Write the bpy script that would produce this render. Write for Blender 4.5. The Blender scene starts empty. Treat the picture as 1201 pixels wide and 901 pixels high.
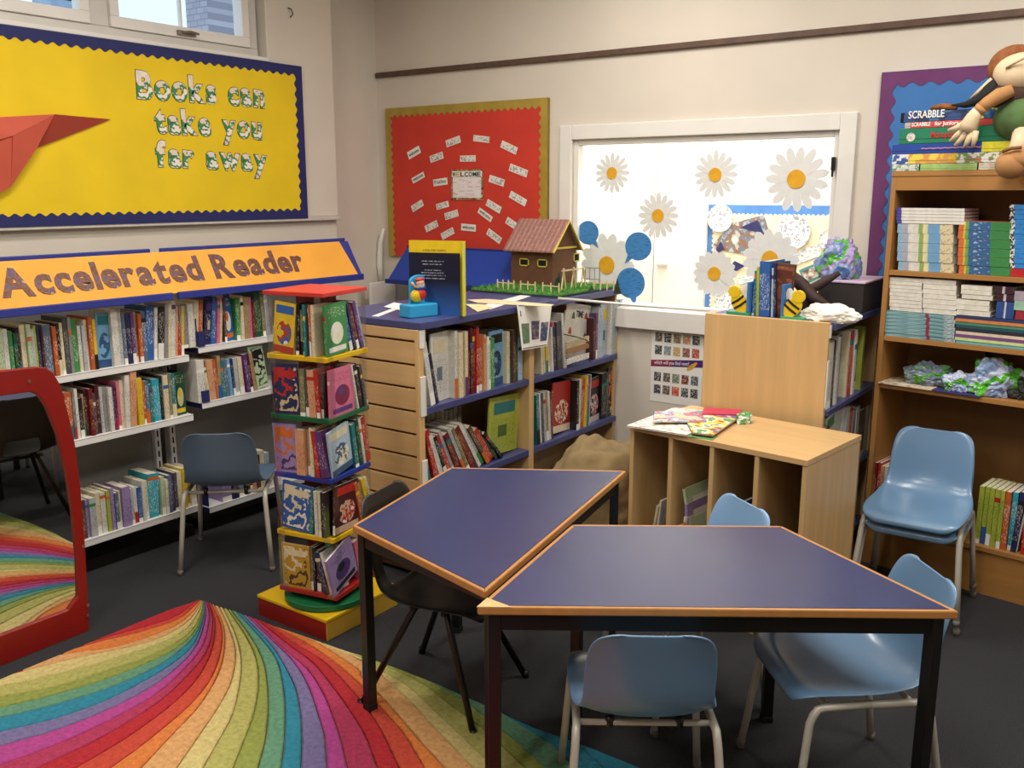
import bpy, bmesh, math, random
from mathutils import Vector, Matrix
random.seed(7)
S = bpy.context.scene
COL = S.collection
PI = math.pi
# ---------------------------------------------------------------- camera
CAM = Vector((0, 0, 1.6)); FPX = 1085.0
PITCH = math.atan(226 / FPX); YAW = math.radians(35.6)
FW = Vector((-math.sin(YAW) * math.cos(PITCH), math.cos(YAW) * math.cos(PITCH), -math.sin(PITCH)))
RT = Vector((math.cos(YAW), math.sin(YAW), 0)); UP = RT.cross(FW)
cam = bpy.data.objects.new('camera', bpy.data.cameras.new('camera'))
cam.data.sensor_width = 36; cam.data.lens = 36 * FPX / 1201; cam.data.clip_start = 0.05
m = Matrix((RT, UP, -FW)).transposed().to_4x4(); m.translation = CAM
cam.matrix_world = m; COL.objects.link(cam); S.camera = cam
# ---------------------------------------------------------------- sky, lamps, exposure
w = bpy.data.worlds.new('sky'); S.world = w; w.use_nodes = True
w.node_tree.nodes['Background'].inputs[0].default_value = (0.60, 0.80, 1.0, 1)
w.node_tree.nodes['Background'].inputs[1].default_value = 1.5
S.view_settings.view_transform = 'Standard'; S.view_settings.look = 'None'
S.view_settings.gamma = 1; S.view_settings.use_curve_mapping = False
S.view_settings.exposure = 0.06
def area(name, loc, sx, sy, watts, col=(1, .945, .87), rot=(0, 0, 0)):
    l = bpy.data.lights.new(name, 'AREA'); l.shape = 'RECTANGLE'; l.size = sx; l.size_y = sy
    l.energy = watts; l.color = col
    o = bpy.data.objects.new(name, l); o.location = loc; o.rotation_euler = rot; COL.objects.link(o); return o
CEIL = 3.0
LAMPS = [(-2.75, 1.55), (-0.75, 1.1), (-2.1, 3.2), (-0.5, 3.0), (1.2, 2.2), (-1.2, -1.0)]
LAMP_W = 28
for x, y in LAMPS:
    area('ceiling_lamp', (x, y, CEIL - 0.075), 0.25, 1.1, LAMP_W)
area('next_room_lamp', (-2.3, 4.9, 2.9), 2.2, 0.5, 82, (1, .97, .92))
# ---------------------------------------------------------------- projection helpers (pixel ray -> point on a real plane)
def ray(x, y): return FW + RT * ((x - 600.5) / FPX) - UP * ((y - 450.5) / FPX)
def onz(x, y, z): d = ray(x, y); return CAM + d * ((z - CAM.z) / d.z)
def onx(x, y, X): d = ray(x, y); return CAM + d * (X / d.x)
def ony(x, y, Y): d = ray(x, y); return CAM + d * (Y / d.y)
def prj(p):
    v = Vector(p) - CAM; z = v.dot(FW); return 600.5 + FPX * v.dot(RT) / z, 450.5 - FPX * v.dot(UP) / z
# ---------------------------------------------------------------- materials
def lin(h):
    o = []
    for i in (0, 2, 4):
        c = int(h[i:i + 2], 16) / 255
        o.append(c / 12.92 if c <= .04045 else ((c + .055) / 1.055) ** 2.4)
    return tuple(o) + (1,)
MATS = {}
def mat(hexc, rough=.6, metal=0., noise=.06, scale=14., bump=0., stretch=None, coat=0., name=None):
    key = (hexc, rough, metal, noise, scale, bump, stretch, coat)
    if key in MATS: return MATS[key]
    M = bpy.data.materials.new(name or 'paint_' + hexc); M.use_nodes = True
    nt = M.node_tree; N = nt.nodes; L = nt.links; b = N['Principled BSDF']
    b.inputs['Roughness'].default_value = rough; b.inputs['Metallic'].default_value = metal
    if coat: b.inputs['Coat Weight'].default_value = coat; b.inputs['Coat Roughness'].default_value = .15 if coat < .5 else .34
    c = lin(hexc)
    tc = N.new('ShaderNodeTexCoord'); mp = N.new('ShaderNodeMapping'); ns = N.new('ShaderNodeTexNoise')
    L.new(tc.outputs['Object'], mp.inputs[0]); L.new(mp.outputs[0], ns.inputs['Vector'])
    if stretch: mp.inputs['Scale'].default_value = stretch
    ns.inputs['Scale'].default_value = scale; ns.inputs['Detail'].default_value = 5
    r = N.new('ShaderNodeValToRGB')
    r.color_ramp.elements[0].position = .3; r.color_ramp.elements[1].position = .7
    r.color_ramp.elements[0].color = tuple(max(0, v * (1 - noise * 2)) for v in c[:3]) + (1,)
    r.color_ramp.elements[1].color = tuple(min(1, v * (1 + noise * 2)) for v in c[:3]) + (1,)
    L.new(ns.outputs[0], r.inputs[0]); L.new(r.outputs[0], b.inputs['Base Color'])
    if bump:
        bp = N.new('ShaderNodeBump'); bp.inputs['Strength'].default_value = bump; bp.inputs['Distance'].default_value = .01
        L.new(ns.outputs[0], bp.inputs['Height']); L.new(bp.outputs[0], b.inputs['Normal'])
    MATS[key] = M; return M
def wood(hexc, rough=.45, stretch=(1, 1, .06), amt=.04):
    return mat(hexc, rough, 0, amt, 28, 0, stretch)
def printed(base, ink, sc=(60, 60, 260), thr=.54, rough=.55):
    key = ('p', base, ink, sc, thr)
    if key in MATS: return MATS[key]
    M = bpy.data.materials.new('print_' + base); M.use_nodes = True
    nt = M.node_tree; N = nt.nodes; L = nt.links; b = N['Principled BSDF']; b.inputs['Roughness'].default_value = rough
    tc = N.new('ShaderNodeTexCoord'); mp = N.new('ShaderNodeMapping'); ns = N.new('ShaderNodeTexNoise')
    mp.inputs['Scale'].default_value = sc; ns.inputs['Scale'].default_value = 1; ns.inputs['Detail'].default_value = 2
    L.new(tc.outputs['Object'], mp.inputs[0]); L.new(mp.outputs[0], ns.inputs['Vector'])
    r = N.new('ShaderNodeValToRGB'); r.color_ramp.elements[0].position = thr; r.color_ramp.elements[1].position = thr + .05
    cb = lin(base); ci = lin(ink); r.color_ramp.elements[0].color = cb; r.color_ramp.elements[1].color = tuple(a * .4 + b * .6 for a, b in zip(cb, ci))
    L.new(ns.outputs[0], r.inputs[0]); L.new(r.outputs[0], b.inputs['Base Color'])
    MATS[key] = M; return M
def patch(cols, scale=30, rough=.5, trans=0., bump=0.):
    key = ('q', tuple(cols), scale, rough, trans)
    if key in MATS: return MATS[key]
    M = bpy.data.materials.new('patches'); M.use_nodes = True
    nt = M.node_tree; N = nt.nodes; L = nt.links; b = N['Principled BSDF']; b.inputs['Roughness'].default_value = rough
    tc = N.new('ShaderNodeTexCoord'); ns = N.new('ShaderNodeTexNoise'); ns.inputs['Scale'].default_value = scale; ns.inputs['Detail'].default_value = 3
    L.new(tc.outputs['Object'], ns.inputs['Vector'])
    r = N.new('ShaderNodeValToRGB'); r.color_ramp.interpolation = 'CONSTANT'; e = r.color_ramp.elements
    n = len(cols)
    for i, c in enumerate(cols):
        p = .3 + .4 * i / n
        if i == 0: e[0].position = 0; e[0].color = lin(c)
        elif i == 1: e[1].position = p; e[1].color = lin(c)
        else: q = e.new(p); q.color = lin(c)
    L.new(ns.outputs[0], r.inputs[0]); L.new(r.outputs[0], b.inputs['Base Color'])
    if trans: b.inputs['Transmission Weight'].default_value = trans
    MATS[key] = M; return M
def glass(name, rough=.0, tint=(1, 1, 1, 1), alpha=.12):
    M = bpy.data.materials.new(name); M.use_nodes = True; nt = M.node_tree; N = nt.nodes; L = nt.links
    N.remove(N['Principled BSDF']); out = N['Material Output']
    t = N.new('ShaderNodeBsdfTransparent'); g = N.new('ShaderNodeBsdfGlossy'); g.inputs['Roughness'].default_value = rough
    t.inputs[0].default_value = tint
    mx = N.new('ShaderNodeMixShader'); mx.inputs[0].default_value = alpha
    L.new(t.outputs[0], mx.inputs[1]); L.new(g.outputs[0], mx.inputs[2]); L.new(mx.outputs[0], out.inputs[0]); return M
def emis(name, col, st):
    M = bpy.data.materials.new(name); M.use_nodes = True; b = M.node_tree.nodes['Principled BSDF']
    b.inputs['Emission Color'].default_value = col; b.inputs['Emission Strength'].default_value = st; return M
# ---------------------------------------------------------------- object helpers
W = {}
def tag(o, label=None, cat=None, group=None, kind=None):
    if label: o['label'] = label
    if cat: o['category'] = cat
    if group: o['group'] = group
    if kind: o['kind'] = kind
    return o
def empty(name, loc=(0, 0, 0), rz=0, label=None, cat=None, group=None, M=None):
    o = bpy.data.objects.new(name, None); o.empty_display_size = .05; COL.objects.link(o)
    if M is None: M = Matrix.Translation(loc) @ Matrix.Rotation(rz, 4, 'Z')
    o.matrix_basis = M; W[o] = M; return tag(o, label, cat, group)
def link(name, me, parent=None, world=None):
    """link a mesh; world = its world matrix"""
    o = bpy.data.objects.new(name, me); COL.objects.link(o)
    world = world if world is not None else (W[parent] if parent else Matrix())
    if parent: o.parent = parent; o.matrix_basis = W[parent].inverted() @ world
    else: o.matrix_basis = world
    W[o] = world; return o
class MB:
    def __init__(s): s.v = []; s.f = []; s.m = []; s.mats = []
    def mi(s, M):
        if M not in s.mats: s.mats.append(M)
        return s.mats.index(M)
    def add(s, vs, fs, M, T=None):
        b = len(s.v); k = s.mi(M)
        s.v += [(T @ Vector(v)) if T else Vector(v) for v in vs]
        for f in fs: s.f.append([b + i for i in f]); s.m.append(k)
        return s
    def box(s, a, b, M, T=None):
        x0, y0, z0 = a; x1, y1, z1 = b
        vs = [(x0, y0, z0), (x1, y0, z0), (x1, y1, z0), (x0, y1, z0), (x0, y0, z1), (x1, y0, z1), (x1, y1, z1), (x0, y1, z1)]
        return s.add(vs, [(3, 2, 1, 0), (4, 5, 6, 7), (0, 1, 5, 4), (1, 2, 6, 5), (2, 3, 7, 6), (3, 0, 4, 7)], M, T)
    def prism(s, pts, n, M, T=None):
        """pts: closed polygon (3D), extruded by vector n"""
        k = len(pts); n = Vector(n); vs = [Vector(p) for p in pts] + [Vector(p) + n for p in pts]
        fs = [tuple(range(k))[::-1], tuple(range(k, 2 * k))] + [(i, (i + 1) % k, k + (i + 1) % k, k + i) for i in range(k)]
        return s.add(vs, fs, M, T)
    def poly(s, pts, M, T=None): return s.add(pts, [tuple(range(len(pts)))], M, T)
    def tube(s, path, r, M, n=10, T=None, cap=True):
        P = [Vector(p) for p in path]; vs = []; fs = []; rr = r if isinstance(r, (list, tuple)) else [r] * len(P)
        prev = None
        for i, p in enumerate(P):
            t = ((P[min(i + 1, len(P) - 1)] - P[max(i - 1, 0)])).normalized()
            if prev is None:
                a = Vector((0, 0, 1)) if abs(t.z) < .9 else Vector((1, 0, 0)); u = t.cross(a).normalized()
            else: u = (prev - t * prev.dot(t)).normalized()
            prev = u; v = t.cross(u)
            for j in range(n):
                an = 2 * PI * j / n; vs.append(p + (u * math.cos(an) + v * math.sin(an)) * rr[i])
        for i in range(len(P) - 1):
            for j in range(n):
                a = i * n + j; b = i * n + (j + 1) % n; fs.append((a, b, b + n, a + n))
        if cap: fs.append(tuple(range(n))[::-1]); fs.append(tuple(range((len(P) - 1) * n, len(P) * n)))
        return s.add(vs, fs, M, T)
    def disc(s, c, u, v, r1, r2, M, n=24, T=None):
        c = Vector(c); u = Vector(u); v = Vector(v)
        return s.poly([c + u * (r1 * math.cos(2 * PI * i / n)) + v * (r2 * math.sin(2 * PI * i / n)) for i in range(n)], M, T)
    def ball(s, c, r, M, T=None, sq=(1, 1, 1), n=12):
        vs = []; fs = []
        for i in range(1, n):
            th = PI * i / n
            for j in range(2 * n):
                ph = PI * j / n; vs.append((c[0] + r * sq[0] * math.sin(th) * math.cos(ph), c[1] + r * sq[1] * math.sin(th) * math.sin(ph), c[2] + r * sq[2] * math.cos(th)))
        k = 2 * n
        for i in range(n - 2):
            for j in range(k): fs.append((i * k + j, (i + 1) * k + j, (i + 1) * k + (j + 1) % k, i * k + (j + 1) % k))
        vs.append((c[0], c[1], c[2] + r * sq[2])); vs.append((c[0], c[1], c[2] - r * sq[2])); a = len(vs) - 2
        for j in range(k): fs.append((a, j, (j + 1) % k)); fs.append((a + 1, (n - 2) * k + (j + 1) % k, (n - 2) * k + j))
        return s.add(vs, fs, M, T)
    def mesh(s, name, off=None, smooth=False):
        me = bpy.data.meshes.new(name)
        vs = [(off @ v) for v in s.v] if off is not None else s.v
        me.from_pydata([tuple(v) for v in vs], [], s.f)
        for M in s.mats: me.materials.append(M)
        me.polygons.foreach_set('material_index', s.m)
        if smooth: me.polygons.foreach_set('use_smooth', [True] * len(me.polygons))
        me.update(); return me
    def build(s, name, parent=None, label=None, cat=None, group=None, kind=None, smooth=False, bevel=0., local=False):
        """verts in world space (or already local to the parent when local=True)"""
        if parent is not None:
            me = s.mesh(name, None if local else W[parent].inverted(), smooth); o = link(name, me, parent)
        else:
            xs = [v.x for v in s.v]; ys = [v.y for v in s.v]; zs = [v.z for v in s.v]
            c = Vector(((min(xs) + max(xs)) / 2, (min(ys) + max(ys)) / 2, min(zs)))
            me = s.mesh(name, Matrix.Translation(-c), smooth); o = link(name, me, None, Matrix.Translation(c))
        if bevel:
            bv = o.modifiers.new('bevel', 'BEVEL'); bv.width = bevel; bv.segments = 2; bv.limit_method = 'ANGLE'; bv.angle_limit = .6
        return tag(o, label, cat, group, kind)
def struct(mb, name, **k): return mb.build(name, kind='structure', **k)
def copy_tree(o, M, label=None, group=None):
    def cp(s, par):
        c = s.copy(); COL.objects.link(c)
        if par: c.parent = par; c.matrix_parent_inverse = s.matrix_parent_inverse.copy()
        for ch in KIDS.get(s, []): cp(ch, c)
        return c
    KIDS = {}
    for x in list(COL.objects):
        if x.parent: KIDS.setdefault(x.parent, []).append(x)
    r = cp(o, None); r.matrix_basis = M; W[r] = M
    if label: r['label'] = label
    if group: r['group'] = group
    return r
GL = {}
def glyph(ch, size, M, ext=.0015, off=0.):
    key = (ch, size, M.name, ext, off)
    if key in GL: return GL[key]
    cu = bpy.data.curves.new('t', 'FONT'); cu.body = ch; cu.size = size; cu.extrude = ext; cu.offset = off; cu.resolution_u = 3
    o = bpy.data.objects.new('t', cu); COL.objects.link(o); bpy.context.view_layer.update()
    dg = bpy.context.evaluated_depsgraph_get(); me = bpy.data.meshes.new_from_object(o.evaluated_get(dg))
    me.materials.clear(); me.materials.append(M)
    bpy.data.objects.remove(o); bpy.data.curves.remove(cu)
    xs = [v.co.x for v in me.vertices] or [0, 0]
    GL[key] = (me, min(xs), max(xs)); return GL[key]
def text_line(body, size, M, parent, T, name='lettering', width=None, ext=.0006, off=0.):
    """whole line as one mesh child; T: world matrix of the left baseline"""
    me, a, b = glyph(body, size, M, ext, off)
    if width: T = T @ Matrix.Diagonal((width / max(b - a, 1e-4), 1, 1, 1))
    T = T @ Matrix.Translation((-a, 0, 0))
    return link(name, me, parent, T)
def FX(p):  # frame on a plane facing +X : text x->Y, y->Z
    return Matrix.Translation(p) @ Matrix(((0, 0, 1), (1, 0, 0), (0, 1, 0))).to_4x4()
def FY(p, rz=0):  # frame on a plane facing -Y : text x->X, y->Z
    return Matrix.Translation(p) @ Matrix.Rotation(rz, 4, 'Z') @ Matrix(((1, 0, 0), (0, 0, -1), (0, 1, 0))).to_4x4()
# ---------------------------------------------------------------- shared materials
WALL = mat('d9d0c2', .85, 0, .015, 3, .05)
WHITE = mat('e6e3dc', .5, 0, .015, 6)
PAPER = mat('eeece4', .8, 0, .02, 10)
PAGES = printed('e3dcc8', 'b5ab92', (900, 40, 20), .5, .9)
MAPLE = wood('d3ae78', .4)
MAPLEX = wood('d3ad78', .4, (.06, 1, 1))
MAPLEY = wood('cda46c', .4, (1, .06, 1))
OAK = wood('a9783f', .45); OAKX = wood('a9783f', .45, (.06, 1, 1))
SHELFW = mat('e9e8e6', .35, 0, .01, 5)
SHELFG = mat('8d8b86', .5, 0, .02, 5)
NAVY = mat('1f2460', .7, 0, .04, 30)
LAMBLUE = mat('434878', .35, 0, .04, 20)
STEEL = mat('bdb8ac', .35, .1, .03, 20)
BLACKM = mat('16130f', .35, 0, .03, 20)
ACRYL = glass('clear_acrylic', .08, (.97, .98, .98, 1), .10)
GLASSM = glass('window_glass', .0, (.99, .99, .99, 1), .04)
BLACKGAP = mat('0c0b0a', .9)
# ================================================================ SETTING
YB = 4.4; XL = -4.187; XB = -4.05
# floor: dark cord carpet
CARPET = mat('2a2b2e', .95, 0, .22, 240, .5)
struct(MB().box((XL, -2.6, -.05), (2.6, YB, 0), CARPET), 'floor')
struct(MB().box((XL, -2.6, CEIL), (2.6, YB, CEIL + .05), mat('e4e0d8', .9, 0, .01, 3)), 'ceiling')
WX0 = ony(672, 165, YB).x; WX1 = ony(986, 152.7, YB).x; WZ1 = 1.873; WZ0 = ony(743, 360, YB).z
# back wall with window opening
b = MB()
b.box((XL - .1, YB, 0), (WX0, YB + .12, CEIL), WALL); b.box((WX1, YB, 0), (2.6, YB + .12, CEIL), WALL)
b.box((WX0, YB, WZ1), (WX1, YB + .12, CEIL), WALL); b.box((WX0, YB, 0), (WX1, YB + .12, WZ0), WALL)
struct(b, 'wall_back')
# left wall: opening for the high window
LY0, LY1 = .9, onx(310, 60, XB).y; LZ0 = onx(300, 66, XB).z; LZ1 = 2.9
LEDGE = onx(200, 259, XB).z
LYE = onx(397, 250, XB).y
b = MB()
b.box((XL - .1, -2.6, 0), (XL, YB, LZ0 - .02), WALL)
b.box((XL - .1, LY1, LZ0 - .02), (XL, YB, CEIL), WALL); b.box((XL - .1, -2.6, LZ0 - .02), (XL, LY0, CEIL), WALL)
b.box((XL - .1, LY0, LZ1), (XL, LY1, CEIL), WALL)
struct(b, 'wall_left')
b = MB()
b.prism([(XL, -.5, LEDGE), (XL, LYE, LEDGE), (XL, LYE, CEIL), (XL, LY1 + .02, CEIL), (XL, LY1 + .02, LZ0 - .02), (XL, -.5, LZ0 - .02)], (XB - XL, 0, 0), WALL)
struct(b, 'trim_1', label=None, bevel=.006)
struct(MB().box((XL, -.5, 0), (XB - .02, LYE, LEDGE - .022), WALL), 'trim_5')
struct(MB().box((XL, -.5, LEDGE - .022), (XB + .02, LYE, LEDGE), mat('cfc8bc', .5), ), 'trim_2', bevel=.004)
struct(MB().box((2.6, -2.6, 0), (2.7, YB, CEIL), WALL), 'wall_right')
struct(MB().box((XL - .1, -2.7, 0), (2.7, -2.6, CEIL), WALL), 'wall_front')
struct(MB().box((XL, YB - .018, 0), (2.6, YB, .1), mat('cfc7b8', .5)), 'baseboard_back', bevel=.004)
rz = ony(442, 92, YB).z
struct(MB().box((XL + .01, YB - .022, rz), (2.6, YB, rz + .03), mat('5b4437', .6, 0, .1, 20)), 'trim_3', bevel=.004)
# high window on the left wall
fr = MB(); FRW = mat('cfcbc4', .4, 0, .02, 6)
def wy(px, py): return onx(px, py, XB - .05)
xw = XB - .07
bot = LZ0; 
fr.box((xw - .05, LY0, bot), (xw + .02, LY1, bot + .045), FRW)
fr.box((xw - .048, LY1 - .06, bot + .045), (xw + .018, LY1, LZ1 - .06), FRW)
ym = wy(115, 10).y
fr.box((xw - .048, ym - .05, bot + .045), (xw + .018, ym + .05, LZ1 - .06), FRW)
fr.box((xw - .05, LY0, LZ1 - .06), (xw + .02, LY1, LZ1), FRW)
wn = struct(fr, 'window_1', bevel=.004)
for k, (a, c) in enumerate(((LY0 + .05, ym - .05), (ym + .05, LY1 - .06))):
    cs = MB(); z0 = bot + .045
    for y0, y1, za, zb in ((a, c, z0, z0 + .05), (a, a + .045, z0 + .05, LZ1 - .11), (c - .045, c, z0 + .05, LZ1 - .11), (a, c, LZ1 - .11, LZ1 - .06)):
        cs.box((xw - .03, y0, za), (xw + .035, y1, zb), WHITE)
    if k: cs.box((xw - .015, (a + c) / 2 - .006, z0 + .05), (xw + .01, (a + c) / 2 + .006, LZ1 - .11), WHITE)
    so = cs.build('sash', wn, bevel=.003)
    MB().box((xw - .004, a + .04, z0 + .045), (xw, c - .04, LZ1 - .1), GLASSM).build('pane', so)
    h = MB(); hy = (a + c) / 2; h.box((xw + .035, hy - .05, z0 + .008), (xw + .05, hy + .05, z0 + .03), mat('8a8177', .4, .6))
    h.tube([(xw + .05, hy - .03, z0 + .02), (xw + .075, hy + .0, z0 + .025), (xw + .07, hy + .05, z0 + .02)], .006, mat('8a8177', .4, .6), 8)
    h.build('handle', so)
struct(MB().box((XL, LY0, LZ0 - .02), (XB + .012, LY1 + .02, LZ0), WHITE), 'trim_4', bevel=.003)
hk = MB(); p = onx(338, 14, XB)
hk.tube([p + Vector((0, 0, .02)), p + Vector((.02, .004, .012)), p + Vector((.025, .01, -.012)), p + Vector((.008, .006, -.028))], .0035, mat('5a4c40', .4, .6), 8)
hk.build('wall_hook', label='small bent metal hook on the white wall right of the high window', cat='hook')
# building outside the high window
br = bpy.data.materials.new('brick'); br.use_nodes = True
nt = br.node_tree; t = nt.nodes.new('ShaderNodeTexBrick'); t.inputs['Scale'].default_value = 5
t.inputs['Color1'].default_value = lin('a9a3ab'); t.inputs['Color2'].default_value = lin('97929c'); t.inputs['Mortar'].default_value = lin('7d7a86')
tc = nt.nodes.new('ShaderNodeTexCoord'); mp = nt.nodes.new('ShaderNodeMapping'); mp.inputs['Rotation'].default_value = (PI / 2, 0, 0)
nt.links.new(tc.outputs['Object'], mp.inputs[0]); nt.links.new(mp.outputs[0], t.inputs[0]); nt.links.new(t.outputs[0], nt.nodes['Principled BSDF'].inputs['Base Color'])
pa = onx(244, 20, -7.0); pb = onx(278, 20, -7.0)
q = MB(); q.box((-7.3, pa.y, -1), (-7, pb.y + .0, 7), br)
q.build('brick_building', label='grey brick building seen through the high left window', cat='building')
pa = onx(60, 5, -8.0); pb = onx(97, 5, -8.0)
q = MB(); q.box((-8.3, pa.y, -1), (-8, pb.y, 6), mat('8fa0b4', .6)); q.box((-8.02, pa.y, 3.2), (-8, pb.y, 3.25), mat('6b7888', .6))
q.build('office_building', label='blue grey building corner seen through the leftmost window pane', cat='building')
# window to the next room
fr = MB(); f0 = WX0; f1 = WX1
def ring(mb, x0, x1, z0, z1, wd, ya, yb, M):
    mb.box((x0 - wd, ya, z0 - wd), (x0, yb, z1 + wd), M); mb.box((x1, ya, z0 - wd), (x1 + wd, yb, z1 + wd), M)
    mb.box((x0, ya, z1), (x1, yb, z1 + wd), M); mb.box((x0, ya, z0 - wd), (x1, yb, z0), M)
ring(fr, f0, f1, WZ0, WZ1, .075, YB - .018, YB, WHITE)
fr.box((f0 - .09, YB - .04, WZ0 - .11), (f1 + .09, YB, WZ0 - .005), WHITE)
wn = struct(fr, 'window_2', bevel=.004)
g = MB(); ring(g, f0 + .03, f1 - .03, WZ0 + .02, WZ1 - .03, .03, YB + .01, YB + .06, WHITE); g.build('inner_frame', wn, bevel=.004)
GY = YB + .035
MB().box((f0 + .03, GY, WZ0 + .02), (f1 - .03, GY + .004, WZ1 - .03), GLASSM).build('pane', wn)
lp = ony(978, 192, YB + .0)
l = MB().box((lp.x - .008, YB - .02, lp.z - .03), (lp.x + .006, YB + .01, lp.z + .03), BLACKM); l.box((lp.x - .003, YB - .025, lp.z - .06), (lp.x + .003, YB - .005, lp.z + .02), BLACKM)
l.build('catch', wn, bevel=.002)
# next room
NW = mat('f2efe8', .85, 0, .01, 2)
NY = 5.25
q = MB(); q.box((-4.2, NY, 0), (-.2, NY + .1, 3), NW); struct(q, 'wall_next_room_back')
q = MB(); q.box((-4.3, YB + .12, 0), (-4.2, NY, 3), NW); q.box((-.2, YB + .12, 0), (-.1, NY, 3), NW); struct(q, 'wall_next_room_sides')
struct(MB().box((-4.3, YB + .12, 3), (-.1, NY + .1, 3.05), NW), 'ceiling_next_room')
struct(MB().box((-4.3, YB + .12, -.05), (-.1, NY + .1, 0), mat('b7b2a8', .8)), 'floor_next_room')
# white cupboard doors on the far side
r = empty('white_cupboard', (-2.75, NY - .03, 0), label='tall white cupboard in the bright next room behind the window', cat='cupboard')
x0 = -3.35
xs = [x0, ony(768, 300, NY - .03).x, ony(828, 300, NY - .03).x]
for a, c in zip(xs, xs[1:]):
    d = MB().box((a + .003, NY - .05, .1), (c - .003, NY - .03, 2.3), NW).build('door', r, bevel=.004)
    hz = ony(770, 310, NY - .05).z
    MB().box((a + .03, NY - .065, hz - .01), (a + .1, NY - .05, hz + .004), mat('c9c6bd', .3, .3)).build('handle', d)
MB().box((x0, NY - .03, .02), (xs[-1], NY - .002, 2.34), NW).build('carcass', r)
# display board in the next room
bx0 = ony(830, 240, NY - .03).x; bx1 = -1.42; bz1 = ony(830, 240, NY - .03).z; bz0 = .7
r = empty('display_board', (bx0, NY - .02, bz0), label='blue edged display board with paper plates behind the window glass', cat='notice board')
SKYB = mat('4f86cf', .8)
MB().box((bx0, NY - .02, bz0), (bx1, NY, bz1), SKYB).build('backing', r)
def scallop(a, c, zz0, zz1, Y, M, n, amp, off=0.0, axis='X'):
    """wavy edged sheet filling a rectangle in the wall plane"""
    pts = []
    def P(u, z): return (u, Y, z) if axis == 'X' else (Y, u, z)
    def side(p, q, nn):
        for i in range(nn * 8):
            t = i / (nn * 8); x = p[0] + (q[0] - p[0]) * t; z = p[1] + (q[1] - p[1]) * t
            d = abs(math.sin(PI * nn * t)) * amp
            L = math.hypot(q[0] - p[0], q[1] - p[1]); nx, nz = (q[1] - p[1]) / L, -(q[0] - p[0]) / L
            pts.append(P(x + nx * d, z + nz * d))
    nh = max(1, round(n * (zz1 - zz0) / (c - a)))
    side((a, zz0), (c, zz0), n); side((c, zz0), (c, zz1), nh); side((c, zz1), (a, zz1), n); side((a, zz1), (a, zz0), nh)
    return MB().prism(pts, (0, -.001, 0) if axis == 'X' else (.001, 0, 0), M)
scallop(bx0 + .045, bx1 - .03, bz0 + .05, bz1 - .06, NY - .022, mat('efe6c8', .9), 30, .012).build('scalloped_paper', r)
def onN(x, y): return ony(x, y, NY - .026)
def plate(px, py, rr, tilt=0):
    c = onN(px, py); s = (onN(px + rr, py) - c).x
    mb = MB(); U = Vector((1, 0, 0)); V = Vector((0, 0, 1)); n = 28
    prof = [(1, -.004), (1, -.010), (.7, -.006), (0, -.006)]
    for i, (k, dy) in enumerate(prof[:-1]):
        vs = []; fs = []
        for kk, dd in (prof[i], prof[i + 1]):
            for j in range(n): an = 2 * PI * j / n; vs.append(c + U * s * kk * math.cos(an) + V * s * kk * math.sin(an) + Vector((0, dd, 0)))
        for j in range(n): fs.append((j, (j + 1) % n, n + (j + 1) % n, n + j))
        mb.add(vs, fs, [PAPER, printed('eceff2', '4f6a98', (60, 60, 60), .52), PAPER][i])
    mb.disc(c + Vector((0, -.0065, 0)), U, V, s * .68, s * .68, printed('eef1f4', '3f5f95', (50, 50, 50), .53), 24)
    mb.build('paper_plate', r)
plate(845, 256, 15); plate(931, 272, 20); plate(974, 281, 13); plate(853, 356, 15)
def qpoly(pts, M, nm, dy=0):
    MB().prism([onN(*p) + Vector((0, dy, 0)) for p in pts], (0, -.0015, 0), M).build(nm, r)
qpoly([(836, 287), (858, 262), (896, 252), (906, 285), (880, 300), (838, 292)], patch(['8a97a8', 'a9b3c0', '6e7a8c', '8a6a54', 'b0b8c0', 'd2d2d0'], 14), 'photo')
qpoly([(868, 267), (889, 258), (897, 275)], NAVY, 'flag', -.003)
qpoly([(840, 292), (846, 283), (850, 292), (842, 297)], NAVY, 'flag', -.003)
qpoly([(854, 314), (862, 306), (874, 312), (864, 318)], NAVY, 'flag', -.003)
qpoly([(926, 299), (960, 286), (965, 299), (930, 312)], printed('dfeaf0', '5a6a80', (40, 40, 160), .55), 'caption')
qpoly([(864, 326), (886, 320), (888, 328), (868, 334)], printed('dfeaf0', '5a6a80', (40, 40, 160), .55), 'caption')
qpoly([(937, 317), (961, 307), (968, 323), (945, 334)], mat('3f8f9c', .6), 'photo_mount')
qpoly([(940, 319), (959, 311), (964, 322), (946, 330)], patch(['5a4a3e', 'a09488', 'd5cfc6', '73604e'], 22), 'photo', -.003)
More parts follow.
